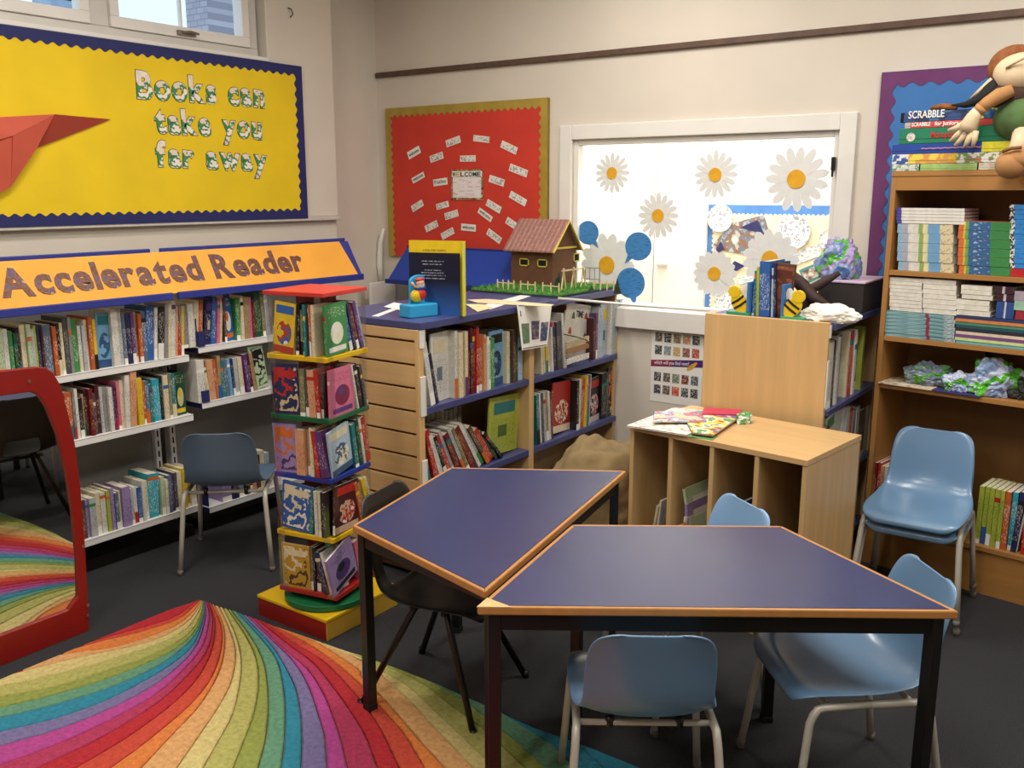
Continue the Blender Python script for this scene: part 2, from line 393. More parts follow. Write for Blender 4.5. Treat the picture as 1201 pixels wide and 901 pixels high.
# daisies stuck on the glass
PET = mat('e4e5e2', .8, 0, .02, 20); DC = mat('e2a81e', .7, 0, .06, 20)
def onG(x, y): return ony(x, y, GY - .001)
def daisy(px, py, R, n, label, wide=.32, phase=0):
    c = onG(px, py); s = (onG(px + R, py) - c).x
    r = empty('daisy_sticker', c, label=label, cat='sticker', group='paper daisies on the window')
    for i in range(n):
        an = phase + 2 * PI * i / n
        pts = []
        d = Vector((math.cos(an), 0, math.sin(an))); e = Vector((-math.sin(an), 0, math.cos(an)))
        L = s * random.uniform(.95, 1.03); wd = s * wide * .5
        for t, ww in ((.22, .35), (.4, .7), (.6, .95), (.78, 1), (.92, .7), (1, .0), (.92, -.7), (.78, -1), (.6, -.95), (.4, -.7), (.22, -.35)):
            pts.append(c + d * L * t + e * wd * ww + Vector((0, -.0009 * (i % 2) - (.0018 if i == n - 1 else 0), 0)))
        MB().prism(pts, (0, -.0008, 0), PET).build('petal', r)
    m2 = MB(); n2 = 24; rc = s * .28
    m2.prism([c + Vector((rc * math.cos(2 * PI * j / n2), -.0038, rc * math.sin(2 * PI * j / n2))) for j in range(n2)], (0, -.002, 0), DC)
    m2.build('flower_centre', r)
daisy(718, 203, 21.5, 16, 'thin petalled paper daisy at the top left corner of the window', .24)
daisy(839, 205, 27, 16, 'paper daisy with separate grey petals at the top middle of the window', .25)
daisy(772, 253, 25, 16, 'paper daisy below and between the two top left window daisies', .25)
daisy(934, 210, 39, 15, 'largest paper daisy, at the top right of the window', .28, .2)
daisy(712, 311, 33, 14, 'big white daisy beside the model house roof, between blue speech bubbles', .36)
daisy(838, 321, 27, 16, 'white daisy low on the window left of the bee bookend', .34)
daisy(903, 304, 35, 15, 'white daisy half hidden behind the blue books on the window', .34)
BUB = printed('3f86c6', '2c5f9c', (30, 30, 120), .55)
def bubble(px, py, R, tail, label):
    c = onG(px, py) + Vector((0, -.003, 0)); s = (onG(px + R, py) - c).x; pts = []
    ta = math.atan2(-(tail[1]), tail[0])
    for j in range(28):
        an = 2 * PI * j / 28; rr = s
        dd = (an - ta + PI) % (2 * PI) - PI
        if abs(dd) < .12: rr = s * 1.6
        pts.append(c + Vector((rr * 1.05 * math.cos(an), 0, rr * math.sin(an))))
    MB().prism(pts, (0, -.0008, 0), BUB).build('speech_bubble', label=label, cat='sticker', group='blue speech bubbles on the window')
bubble(690, 273, 12, (6, 9), 'blue paper speech bubble at the window edge behind the model house roof')
bubble(749, 289, 15, (-11, 12), 'round blue paper speech bubble right of the big daisy')
bubble(740, 332, 16, (5, 15), 'lowest blue paper speech bubble, tail pointing down to the sill')
# poster below the window
p0 = ony(765, 388, YB); p1 = ony(826, 392, YB); p2 = ony(820, 478, YB)
r = empty('book_poster', (p0.x, YB - .002, p2.z), label='white poster of small book covers with purple banner below the window', cat='poster')
X0, X1, Z1, Z0 = p0.x, p1.x, p0.z, p2.z
MB().box((X0, YB - .002, Z0), (X1, YB, Z1), PAPER).build('sheet', r)
wd = (X1 - X0); ht = Z1 - Z0
cm = MB(); inks = ['6b5a4a', '3d3f45', '8c6f4a', 'c98d52', '4a4a4a', '2f3a48', '7a8a94', 'c4a05a', '8c4a3e', 'b84b3a', '3a3a40', '5c5148', '6f7f6a', '7a2f22', '4d5d66', '39394a', '5b4b3a', 'd0461f', '444c55', '333a3a']
for i in range(20):
    row, colm = divmod(i, 5); u = .07 + colm * .18; v = [.86, .68, .30, .12][row]
    MB().box((X0 + wd * u, YB - .0032, Z0 + ht * (v - .0)), (X0 + wd * (u + .135), YB - .002, Z0 + ht * (v + .125)), printed(inks[i], 'e4e0d8', (120, 120, 120), .53)).build('cover_picture', r)
MB().prism([(X0, YB - .0032, Z0 + ht * .5), (X1, YB - .0032, Z0 + ht * .56), (X1, YB - .0032, Z0 + ht * .66), (X0, YB - .0032, Z0 + ht * .59)], (0, .001, 0), mat('4b1d6e', .6)).build('banner', r)
MB().prism([(X0, YB - .0034, Z0 + ht * .5), (X0 + wd * .4, YB - .0034, Z0 + ht * .53), (X0 + wd * .45, YB - .0034, Z0 + ht * .62), (X0, YB - .0034, Z0 + ht * .59)], (0, .001, 0), mat('8e2148', .6)).build('banner_end', r)
text_line('which will you find next?', .028, PAPER, r, FY((X0 + .02, YB - .0042, Z0 + ht * .535), 0) @ Matrix.Rotation(.06, 4, 'Z'), width=wd * .68)
MB().prism([(X0 + wd * (.8 + .1 * math.cos(a)), YB - .004, Z0 + ht * (.56 + .035 * math.sin(a)) + .02 * math.cos(a)) for a in [2 * PI * k / 12 for k in range(12)]], (0, .001, 0), mat('d6a02c', .6)).build('beak_picture', r)
# red notice board
cr = [ony(452, 127.5, YB - .02), ony(643, 115.2, YB - .02), ony(643, 297, YB - .02), ony(461, 291, YB - .02)]
X0, X1 = cr[0].x, cr[1].x; Z1 = cr[0].z; Z0 = 1.2
r = empty('red_notice_board', (X0, YB - .02, Z0), label='red notice board with wavy gold border and welcome word cards', cat='notice board')
MB().box((X0, YB - .02, Z0), (X1, YB - .0015, Z1), mat('8f7a2e', .4, .4, .06, 12)).build('board', r, bevel=.002)
RED = mat('cf3a2a', .8, 0, .04, 6)
MB().box((X0 + .012, YB - .022, Z0), (X1 - .012, YB - .02, Z1 - .012), RED).build('red_paper', r)
GOLD = mat('b39a44', .32, .3, .08, 9)
def wavy_strip(a, c, Y, wdt, n, amp, M, T, ax):
    """strip along local x from 0..len, straight edge at y=0, wavy edge at y=wdt"""
    Lg = c - a; pts = [(a, 0)]; pts.append((c, 0))
    for i in range(n * 6 + 1):
        t = 1 - i / (n * 6); pts.append((a + Lg * t, wdt + amp * math.sin(2 * PI * n * t)))
    return pts
def border(parent, M, X0, X1, Z0, Z1, Yp, wdt, amp, n, sides='LTRB', axis='X', th=.002, name='scalloped_border'):
    def P(u, z): return (u, Yp, z) if axis == 'X' else (Yp, u, z)
    nrm = (0, -th, 0) if axis == 'X' else (th, 0, 0)
    H = Z1 - Z0; Wd = X1 - X0; nv = max(2, round(n * H / Wd))
    for s in sides:
        L0, nn = (Wd, n) if s in 'TB' else (H, nv)
        base = []
        for i in range(nn * 6 + 1):
            t = i / (nn * 6); base.append((L0 * t, wdt + amp * math.sin(2 * PI * nn * t)))
        prof = [(0, 0)] + base + [(L0, 0)]; sk = {'L': .0004, 'R': .0004, 'T': .0, 'B': .0}[s]
        f = {'B': lambda a, q: P(X0 + a, Z0 + q), 'T': lambda a, q: P(X0 + a, Z1 - q), 'L': lambda a, q: P(X0 + q, Z0 + a), 'R': lambda a, q: P(X1 - q, Z0 + a)}[s]
        dv = Vector((0, -sk, 0)) if axis == 'X' else Vector((sk, 0, 0))
        MB().prism([Vector(f(a, q)) + dv for a, q in prof], nrm, M).build(name, parent)
border(r, GOLD, X0, X1, Z0, Z1, YB - .022, .05, .008, 26, 'LTR')
cards = [(485.5, 179, 18, 8, 22), (531.5, 166, 19, 7, 14), (564.5, 163, 20, 6, -7), (597, 173, 20, 7, -22), (512, 184.5, 18, 7, 14), (548.7, 186, 20, 6, 0),
         (490.5, 208.5, 18, 6, 22), (516.5, 213.5, 19, 7, 6), (582.5, 212, 19, 7, -15), (608, 200, 22, 7, -18), (607.5, 233, 21, 7, -25), (579, 242, 19, 7, -25),
         (489.5, 241.5, 17, 7, 25), (519, 241, 17, 6, 12), (529.5, 252, 18, 7, 14), (569, 252, 19, 6, -30), (506, 265.5, 18, 7, 22), (549.5, 267, 19, 7, -3), (579.5, 277, 19, 7, -30),
         (525, 274, 18, 7, 24), (600, 262, 14, 7, -28), (536, 291, 16, 6, 10)]
BLKINK = mat('2a2a2c', .7)
words = {7: 'Failte', 0: 'welcome', 6: 'welcome', 17: 'welcome', 15: 'welcome'}
for i, (px, py, wpx, hpx, a) in enumerate(cards[:21]):
    c = ony(px, py, YB - .024); hw = wpx / 2 * .0058; hh = hpx / 2 * .0058; an = math.radians(a)
    U = Vector((math.cos(an), 0, math.sin(an))); V = Vector((-math.sin(an), 0, math.cos(an)))
    q = MB().prism([c - U * hw - V * hh, c + U * hw - V * hh, c + U * hw + V * hh, c - U * hw + V * hh], (0, -.0008, 0), PAPER)
    q.prism([c - U * (hw - .004) - V * (hh - .004) + Vector((0, -.001, 0)), c + U * (hw - .004) - V * (hh - .004) + Vector((0, -.001, 0)), c + U * (hw - .004) + V * (hh - .004) + Vector((0, -.001, 0)), c - U * (hw - .004) + V * (hh - .004) + Vector((0, -.001, 0))], (0, -.0004, 0), printed('e8e4dc', '6a6462', (90, 90, 90), .53) if i not in words else PAPER)
    co = q.build('word_card', r)
    if i in words:
        T = Matrix.Translation(c - U * (hw * .8) - V * hh * .4 + Vector((0, -.002, 0))) @ Matrix(((U.x, V.x, 0), (0, 0, -1), (U.z, V.z, 0))).to_4x4()
        text_line(words[i], .03, BLKINK, co, T, width=hw * 1.6)
a_ = ony(529, 199, YB - .024); c_ = ony(567, 235, YB - .024)
q = MB().box((a_.x, YB - .026, c_.z), (c_.x, YB - .024, a_.z), patch(['26262a', '8d2d4a', 'b78a2c', '2f6a4a', 'd9d2c4'], 60)); q.box((a_.x + .014, YB - .027, c_.z + .014), (c_.x - .014, YB - .026, a_.z - .045), printed('f0e6e6', 'c9a0a4', (14, 14, 90), .55))
q.box((a_.x + .008, YB - .027, a_.z - .044), (c_.x - .008, YB - .026, a_.z - .01), PAPER)
po = q.build('welcome_poster', r)
Wc = ['c8a53a', 'b03c52', '2f6ea8', '3c8f6a', '2b2b30', '8d2d4a', '2f6ea8']
for i, ch in enumerate('WELCOME'):
    cw = (c_.x - a_.x - .024) / 7
    text_line(ch, .036, BLKINK if i not in (1,) else mat(Wc[0], .7), po, FY((a_.x + .012 + cw * i, YB - .028, a_.z - .04)), name='letter', width=cw * .85, off=.0006)
# yellow board on left wall
XP = XB + .02
Y1 = onx(353, 78, XP).y; Y1b = onx(363, 256, XP).y; Z1 = onx(353, 78, XP).z; Z0 = onx(363, 256, XP).z; Y0 = 1.2
r = empty('yellow_notice_board', (XB, Y0, Z0), label='long yellow notice board with navy wavy border on the left wall', cat='notice board')
MB().box((XB, Y0, Z0), (XP, Y1, Z1), NAVY).build('board', r, bevel=.002)
MB().box((XP, Y0 + .02, Z0 + .02), (XP + .002, Y1 - .02, Z1 - .02), mat('ecca12', .75, 0, .03, 4, .1)).build('yellow_paper', r)
border(r, NAVY, Y0, Y1, Z0, Z1, XP + .002, .05, .007, 46, 'TBR', 'Y')
LETM = patch(['efe6d8', 'f3ece0', '3a8a5a', 'e9d8c8', 'efe6d8', '6a8a9c', 'e0d0c0'], 9)
def letters(rows, plane, ext, off, M, parent, back=None):
    for body, (xa, ya), (xb, yb), h in rows:
        n = len(body); base0 = onx(xa, ya, plane); base1 = onx(xb, yb, plane)
        size = h; gl = []; tot = 0
        for ch in body:
            if ch == ' ': gl.append(None); tot += size * .42; continue
            me, a, b2 = glyph(ch, size, M, ext, off); gl.append((me, a, b2)); tot += (b2 - a) + size * .07
        k = (base1.y - base0.y) / tot; s = 0
        for i, g_ in enumerate(gl):
            if g_ is None: s += size * .42; continue
            me, a, b2 = g_; t = s / tot; p = base0.lerp(base1, t)
            tilt = Matrix.Rotation(random.uniform(-.05, .05), 4, 'Z')
            lo = link('letter', me, parent, FX(p) @ tilt @ Matrix.Diagonal((k, 1, 1, 1)) @ Matrix.Translation((-a, 0, 0)))
            if back:
                mb, _, _ = glyph(body[i], size, back, ext * .5, off + .003)
                link('letter_outline', mb, lo, FX(p + Vector((-.0012, 0, 0))) @ tilt @ Matrix.Diagonal((k, 1, 1, 1)) @ Matrix.Translation((-a, 0, 0)))
            s += (b2 - a) + size * .07
DKOUT = mat('3a3a2e', .7)
letters([('Books can', (161, 114), (312, 125), .168), ('take you', (183, 155), (309, 162), .16), ('far away', (184, 194), (315, 200), .16)], XP + .004, .001, .007, LETM, r, DKOUT)
# red paper plane
def PX(x, y, d): return onx(x, y, XP + .004 + d)
r2 = empty('paper_plane', PX(60, 180, .0), label='large folded red paper plane on the yellow notice board', cat='paper plane')
RP = mat('c4553f', .75, 0, .03, 5); RPD = mat('a8402f', .75, 0, .03, 5)
def sheet(pts, M, nm): MB().prism([PX(*p) for p in pts], (.001, 0, 0), M).build(nm, r2)
sheet([(-90, 142, .02), (64, 134, .05), (16, 159, .06), (-90, 190, .03)], RP, 'wing')
sheet([(64, 134, .05), (15, 160, .06), (13, 219, .03), (43, 174, .04)], RP, 'nose_fold')
sheet([(64, 134, .05), (130, 140, .005), (44, 173, .01)], RPD, 'tip')
sheet([(-60, 190, .03), (16, 159, .055), (13, 219, .03), (-60, 260, .01)], RP, 'lower_wing')
# purple board on back wall behind the bookcase
pl = ony(1034.5, 85, YB - .02)
r = empty('purple_notice_board', (pl.x, YB - .02, 1.0), label='blue notice board with purple wavy border behind the tall bookcase', cat='notice board')
MB().box((pl.x, YB - .02, .9), (.9, YB - .0015, pl.z), mat('3f77b8', .8, 0, .03, 6)).build('board', r)
border(r, mat('6a3468', .75, 0, .05, 8), pl.x, .9, .9, pl.z, YB - .02, .058, .009, 28, 'LTR')
# ceiling lights (housings around the area lamps)
for i, (x, y) in enumerate(LAMPS):
    r = empty('ceiling_light', (x, y, CEIL), label='long white ceiling light above the room, ' + ['over the rainbow rug', 'over the near blue table', 'over the low bookcase', 'over the low oak cabinet', 'over the right side of the room', 'behind the camera'][i], cat='ceiling light', group='ceiling lights')
    MB().box((x - .16, y - .6, CEIL - .06), (x + .16, y + .6, CEIL), WHITE).build('housing', r, bevel=.006)
# rug --------------------------------------------------------------------------------
def A(x, y): return (x / 4.271, y / 4.271 + 690)
def B(x, y): return (x / 4.271 + 180, y / 4.271 + 690)
def Cc(x, y): return (x / 3.532 + 400, y / 3.532 + 740)
bnd = [
 [A(1000, 63), A(800, 130), A(600, 215), A(400, 300)],
 [A(1000, 66), A(940, 105), A(860, 155), A(700, 205), A(560, 245)],
 [A(1003, 67), A(960, 105), A(880, 165), A(700, 225), A(530, 265), A(400, 300)],
 [A(1006, 68), A(970, 120), A(890, 185), A(740, 250), A(560, 305), A(400, 325), A(250, 345)],
 [A(1008, 69), A(985, 120), A(910, 195), A(770, 265), A(600, 310), A(420, 345), A(240, 390)],
 [A(1012, 70), A(995, 125), A(930, 210), A(800, 280), A(620, 340), A(420, 400), A(130, 470), A(-60, 510)],
 [A(1016, 70), A(1010, 130), A(960, 215), A(850, 295), A(680, 370), A(480, 435), A(250, 505), A(0, 550)],
 [A(1020, 70), A(1015, 140), A(965, 235), A(850, 325), A(700, 395), A(500, 470), A(250, 545), A(0, 605)],
 [A(1022, 71), A(1020, 140), A(975, 245), A(870, 340), A(720, 430), A(500, 520), A(250, 595), A(0, 655)],
 [A(1024, 71), A(1022, 145), A(980, 270), A(880, 370), A(720, 470), A(500, 580), A(250, 665), A(0, 725)],
 [A(1027, 72), A(1028, 150), A(990, 280), A(900, 390), A(740, 510), A(500, 630), A(250, 725), A(0, 795)],
 [A(1032, 74), A(1050, 150), A(1010, 300), A(900, 430), A(760, 550), A(500, 690), A(250, 800), A(0, 890)],
 [A(1040, 76), A(1068, 170), A(1040, 310), A(950, 430), A(800, 570), A(600, 700), A(420, 800), A(200, 900)],
 [A(1048, 80), A(1078, 180), A(1065, 300), A(1000, 440), A(880, 570), A(700, 710), A(530, 820), A(390, 900)],
 [A(1060, 86), A(1108, 190), A(1110, 300), A(1060, 450), A(950, 590), A(800, 720), A(680, 815), A(560, 900)],
 [A(1075, 92), A(1118, 190), A(1125, 310), A(1090, 440), A(1000, 590), A(870, 730), A(730, 880)],
 [B(330, 100), B(385, 220), B(412, 330), B(390, 470), B(330, 590), B(230, 740), B(120, 900)],
 [B(350, 106), B(412, 240), B(440, 370), B(425, 520), B(390, 650), B(330, 760), B(250, 900)],
 [B(372, 112), B(460, 240), B(515, 360), B(525, 500), B(500, 640), B(460, 750), B(400, 900)],
 [B(390, 116), B(495, 260), B(550, 370), B(570, 480), B(575, 620), B(560, 770), B(525, 900)],
 [B(420, 128), B(550, 270), B(620, 370), B(650, 500), B(660, 620), B(655, 790), B(640, 900)],
 [B(445, 138), B(590, 290), B(660, 400), B(710, 500), B(735, 620), B(745, 760), B(740, 900)],
 [B(470, 146), B(620, 290), B(700, 370), B(770, 480), B(820, 620), B(860, 760), B(870, 900)],
 [B(495, 155), B(650, 310), B(770, 410), B(850, 530), B(900, 650), B(940, 770), B(970, 900)],
 [B(520, 163), B(680, 290), B(800, 380), B(900, 500), B(980, 610), B(1060, 740), B(1120, 900)],
 [B(560, 180), B(720, 290), B(850, 370), B(980, 500), B(1080, 620), B(1150, 730), B(1220, 880)],
 [B(600, 196), B(750, 270), B(900, 370), B(1040, 490), Cc(110, 260), Cc(200, 360), Cc(270, 440), Cc(345, 569)],
 [B(650, 212), B(800, 270), B(950, 360), B(1050, 430), Cc(70, 175), Cc(190, 300), Cc(330, 460), Cc(430, 569)],
 [B(760, 250), B(880, 300), B(1000, 350), Cc(90, 130), Cc(180, 200), Cc(280, 290), Cc(400, 420), Cc(545, 569)],
 [B(940, 315), Cc(20, 90), Cc(85, 118), Cc(170, 175), Cc(280, 240), Cc(420, 370), Cc(600, 540), Cc(640, 580)],
 [Cc(95, 112), Cc(180, 150), Cc(340, 225), Cc(450, 310), Cc(600, 420), Cc(750, 560)],
 [Cc(345, 205), Cc(420, 245), Cc(520, 305), Cc(670, 420), Cc(830, 560)],
 [Cc(560, 300), Cc(670, 350), Cc(800, 430), Cc(900, 500), Cc(960, 569)],
 [Cc(800, 410), Cc(900, 450), Cc(1000, 495), Cc(1080, 569)],
 [Cc(1000, 480), Cc(1100, 520), Cc(1200, 560), Cc(1300, 600)],
]
PK = {'red': 'ad1f29', 'orr': 'bd422e', 'or': 'cf7636', 'pe': 'cd9a62', 'cr': 'c8b676', 'li': 'aaa65c', 'gl': '8b9445', 'se': '5f9072', 'te': '288098', 'pu': '736a95', 'ma': 'ab4088', 'pi': 'a83055'}
seq = ['red', 'orr', 'or', 'pe', 'cr', 'li', 'gl', 'se', 'te', 'pu', 'ma', 'pi', 'red', 'orr', 'or', 'pe', 'cr', 'li', 'gl', 'se', 'te', 'pu', 'ma', 'pi', 'red', 'orr', 'or', 'pe', 'cr', 'li', 'gl', 'se', 'te', 'te']
NAMES = {'red': 'red', 'orr': 'red orange', 'or': 'orange', 'pe': 'peach', 'cr': 'cream', 'li': 'lime', 'gl': 'olive green', 'se': 'sea green', 'te': 'teal', 'pu': 'purple grey', 'ma': 'magenta', 'pi': 'raspberry pink'}
RX0, RX1, RY1, RY0 = -3.012, -.75, 2.112, -.1
rug = empty('rainbow_rug', ((RX0 + RX1) / 2, (RY0 + RY1) / 2, 0), label='thick rainbow striped rug with curved stripes fanning from one corner', cat='rug')
MB().box((RX0 + .02, RY0, 0), (RX1, RY1 - .06, .006), mat('8a7a5a', .95)).build('backing', rug, bevel=.002)
def densify(pts):
    P = [onz(x, y, .012) for x, y in pts]
    # extend past the frame
    d = (P[-1] - P[-2]).normalized(); d2 = (P[-2] - P[-3]).normalized() if len(P) > 2 else d
    turn = d.xy.angle_signed(d2.xy) if len(P) > 2 else 0
    for k in range(3):
        P.append(P[-1] + d * .9)
    # arc resample by catmull
    out = []; n = len(P)
    for i in range(n - 1):
        p0 = P[max(i - 1, 0)]; p1 = P[i]; p2 = P[i + 1]; p3 = P[min(i + 2, n - 1)]
        for k in range(6):
            t = k / 6; out.append(.5 * ((2 * p1) + (p2 - p0) * t + (2 * p0 - 5 * p1 + 4 * p2 - p3) * t * t + (3 * p1 - p0 - 3 * p2 + p3) * t ** 3))
    out.append(P[-1])
    cum = [0]
    for a, c in zip(out, out[1:]): cum.append(cum[-1] + (c - a).length)
    res = []; N_ = 64
    for k in range(N_ + 1):
        s = (k / N_) ** 1.3 * cum[-1]; j = 0
        while j < len(cum) - 2 and cum[j + 1] < s: j += 1
        t = (s - cum[j]) / max(1e-9, cum[j + 1] - cum[j]); q = out[j].lerp(out[j + 1], t); q.z = 0; res.append(q)
    return res
curves = [densify(c) for c in bnd]
for i in range(len(curves) - 1):
    a, c = curves[i], curves[i + 1]
    M = mat(PK[seq[i]], .95, 0, .09, 60, .8)
    bm = bmesh.new(); g = .0025
    rows = []
    for p, q in zip(a, c):
        d = (q - p); L = max(d.length, 1e-5); e = d / L; gg = min(g, L * .2)
        zt = .018
        rows.append([bm.verts.new((v.x, v.y, z)) for v, z in ((p + e * gg * .3, .006), (p + e * gg, zt - .003), (p + e * min(gg * 2.5, L * .3), zt), (q - e * min(gg * 2.5, L * .3), zt), (q - e * gg, zt - .003), (q - e * gg * .3, .006))])
    for r0, r1 in zip(rows, rows[1:]):
        for k in range(5):
            try: bm.faces.new((r0[k], r0[k + 1], r1[k + 1], r1[k]))
            except ValueError: pass
    for co, no in (((RX0 + .004, 0, 0), (-1, 0, 0)), ((RX1, 0, 0), (1, 0, 0)), ((0, RY0, 0), (0, -1, 0)), ((0, RY1 - .004, 0), (0, 1, 0)), ((RX0 + .03, RY1 - .004, 0), (-.8, 1, 0))):
        geo = bm.verts[:] + bm.edges[:] + bm.faces[:]
        rs = bmesh.ops.bisect_plane(bm, geom=geo, plane_co=co, plane_no=no, clear_outer=True)
    bmesh.ops.recalc_face_normals(bm, faces=bm.faces)
    if len(bm.faces) == 0: bm.free(); continue
    # flip so that the top faces up
    up_ = sum(f.normal.z * f.calc_area() for f in bm.faces)
    if up_ < 0: bmesh.ops.reverse_faces(bm, faces=bm.faces)
    bm.transform(W[rug].inverted()); me = bpy.data.meshes.new('stripe'); bm.to_mesh(me); bm.free(); me.materials.append(M)
    o = link('stripe', me, rug); o['label'] = NAMES[seq[i]] + ' rug stripe'
# ================================================================ CHAIRS
def shell_mesh(M, hole=False, back_h=.62, th=.007):
    # profile (y, z, half width, wrap) from the front lip to the top of the back
    sc = (back_h - .37) / .25
    def bz(z): return .37 + (z - .37) * sc
    prof = [(.190, .335, .125, 0), (.192, .352, .150, .0), (.180, .364, .168, .004), (.150, .366, .178, .010), (.09, .360, .184, .018), (.02, .354, .185, .022), (-.05, .352, .182, .024), (-.11, .356, .176, .026),
            (-.155, .372, .166, .028), (-.182, bz(.402), .158, .030), (-.196, bz(.44), .155, .030), (-.205, bz(.49), .156, .028), (-.214, bz(.54), .152, .022), (-.222, bz(.575), .147, .016), (-.227, bz(.600), .137, .010), (-.230, bz(.613), .122, .006), (-.231, bz(.620), .100, .003), (-.231, bz(.622), .070, .001)]
    nu = 16; vs = []; n = len(prof)
    for i, (y, z, hw, wr) in enumerate(prof):
        a = prof[max(i - 1, 0)]; c = prof[min(i + 1, n - 1)]
        t = Vector((0, c[0] - a[0], c[1] - a[1])).normalized(); nr = Vector((0, t.z, -t.y)) * 1.0   # towards the sitter
        if nr.z < 0 and nr.y < 0: nr = -nr
        for j in range(nu + 1):
            u = -1 + 2 * j / nu
            p = Vector((hw * u, y, z)) + nr * (wr * (abs(u) ** 2.5))
            if abs(u) > .93: p = p - nr * .005
            vs.append(p)
    fs = []
    for i in range(n - 1):
        for j in range(nu):
            if hole and 8 <= i <= 9 and 4 <= j <= 11: continue
            q = i * (nu + 1) + j; fs.append((q, q + 1, q + nu + 2, q + nu + 1))
    me = bpy.data.meshes.new('shell'); me.from_pydata([tuple(v) for v in vs], [], fs); me.materials.append(M)
    me.polygons.foreach_set('use_smooth', [True] * len(fs)); me.update(); return me
def make_chair(shellM, legM, label, cat='chair', group=None, hole=False, back_h=.62, M=Matrix(), splay=False):
    r = empty('school_chair', label=label, cat=cat, group=group, M=M)
    me = shell_mesh(shellM, hole, back_h); o = link('seat_shell', me, r)
    sd = o.modifiers.new('thick', 'SOLIDIFY'); sd.thickness = .006; sd.offset = -1
    sb = o.modifiers.new('smooth', 'SUBSURF'); sb.levels = 1; sb.render_levels = 1
    for sx in (-1, 1):
        for sy in (-1, 1):
            foot = Vector((sx * .192, sy * .2 - .005, .004)); top = Vector((sx * .166, sy * .125, .336))
            mid = Vector((sx * .164, 0, .338)); corner = Vector((sx * .168, sy * .155, .33))
            path = [foot, foot.lerp(corner, .5), foot.lerp(corner, .90), foot.lerp(corner, .96) + Vector((0, -sy * .006, 0)), corner + Vector((0, -sy * .016, .003)), top, mid]
            if splay: path = [foot, Vector((sx * .10, sy * .06, .318)), Vector((sx * .085, sy * .05, .338))]
            mb = MB().tube([(r and W[r] @ p) for p in path], .0105, legM, 10)
            mb.tube([W[r] @ foot + Vector((0, 0, -.004)), W[r] @ (foot + Vector((0, 0, .018)))], .0118, mat('6f6a62', .7) if legM is STEEL else legM, 10)
            mb.build('leg', r, smooth=True)
    for sy in (-1, 1):
        if splay: sy *= .5
        mb = MB().tube([W[r] @ Vector((-.166 if not splay else -.12, sy * .11, .334)), W[r] @ Vector((.166 if not splay else .12, sy * .11, .334))], .008, legM, 8)
        for sx in (-1, 1): mb.tube([W[r] @ Vector((sx * .085, sy * .11, .325)), W[r] @ Vector((sx * .085, sy * .11, .352))], .011, BLACKM, 10)
        mb.build('crossbar', r, smooth=True)
    return r
BLUEP = mat('688bad', .3, 0, .02, 4, 0, None, .25)
BLUEP2 = mat('5d7690', .35, 0, .02, 4)
LTBLUE = mat('84aad0', .3, 0, .02, 4, 0, None, .2)
GREYP = mat('4b5058', .4, 0, .03, 6)
def cm(cx, cy, fx, fy, z=0):
    return Matrix.Translation((cx, cy, z)) @ Matrix.Rotation(math.atan2(fy, fx) - PI / 2, 4, 'Z')
CG = 'light blue plastic school chairs'
ch0 = make_chair(BLUEP2, STEEL, 'dark grey blue plastic chair facing the white shelves on the left', group=CG, M=Matrix())
KC = {}
def put_chair(M, label, shell=None):
    c = copy_tree(ch0, M, label, CG)
    if shell:
        for k in COL.objects:
            if k.parent == c and k.name.startswith('seat_shell'):
                k.data = shell
    return c
sh_blue = shell_mesh(BLUEP); sh_lt = shell_mesh(LTBLUE)
put_chair(cm(-.985, 1.935, -.562, .827), 'blue plastic chair tucked under the near long table edge, back towards the viewer', sh_blue)
put_chair(cm(-.605, 2.365, -.75, -.66), 'blue plastic chair at the right slanted edge of the near table', sh_blue)
put_chair(cm(-1.16, 2.55, -.56, -.83), 'pale blue chair between the near table and the low oak cabinet', sh_lt)
put_chair(cm(-.70, 3.70, 0.03, -1, 0), 'lower blue chair of the stack of two by the tall bookcase', sh_blue)
put_chair(cm(-.70, 3.675, 0.03, -1, .045), 'upper blue chair of the stack of two by the tall bookcase', sh_blue)
Mz = cm(-3.29, 2.46, -.67, .745); ch0.matrix_basis = Mz; W[ch0] = Mz
BLKP = mat('26241f', .38, 0, .04, 8)
make_chair(BLKP, BLACKM, 'dark brown black plastic chair with slotted back at the left blue table', hole=True, back_h=.66, M=cm(-1.775, 2.115, .98, .19), splay=True)
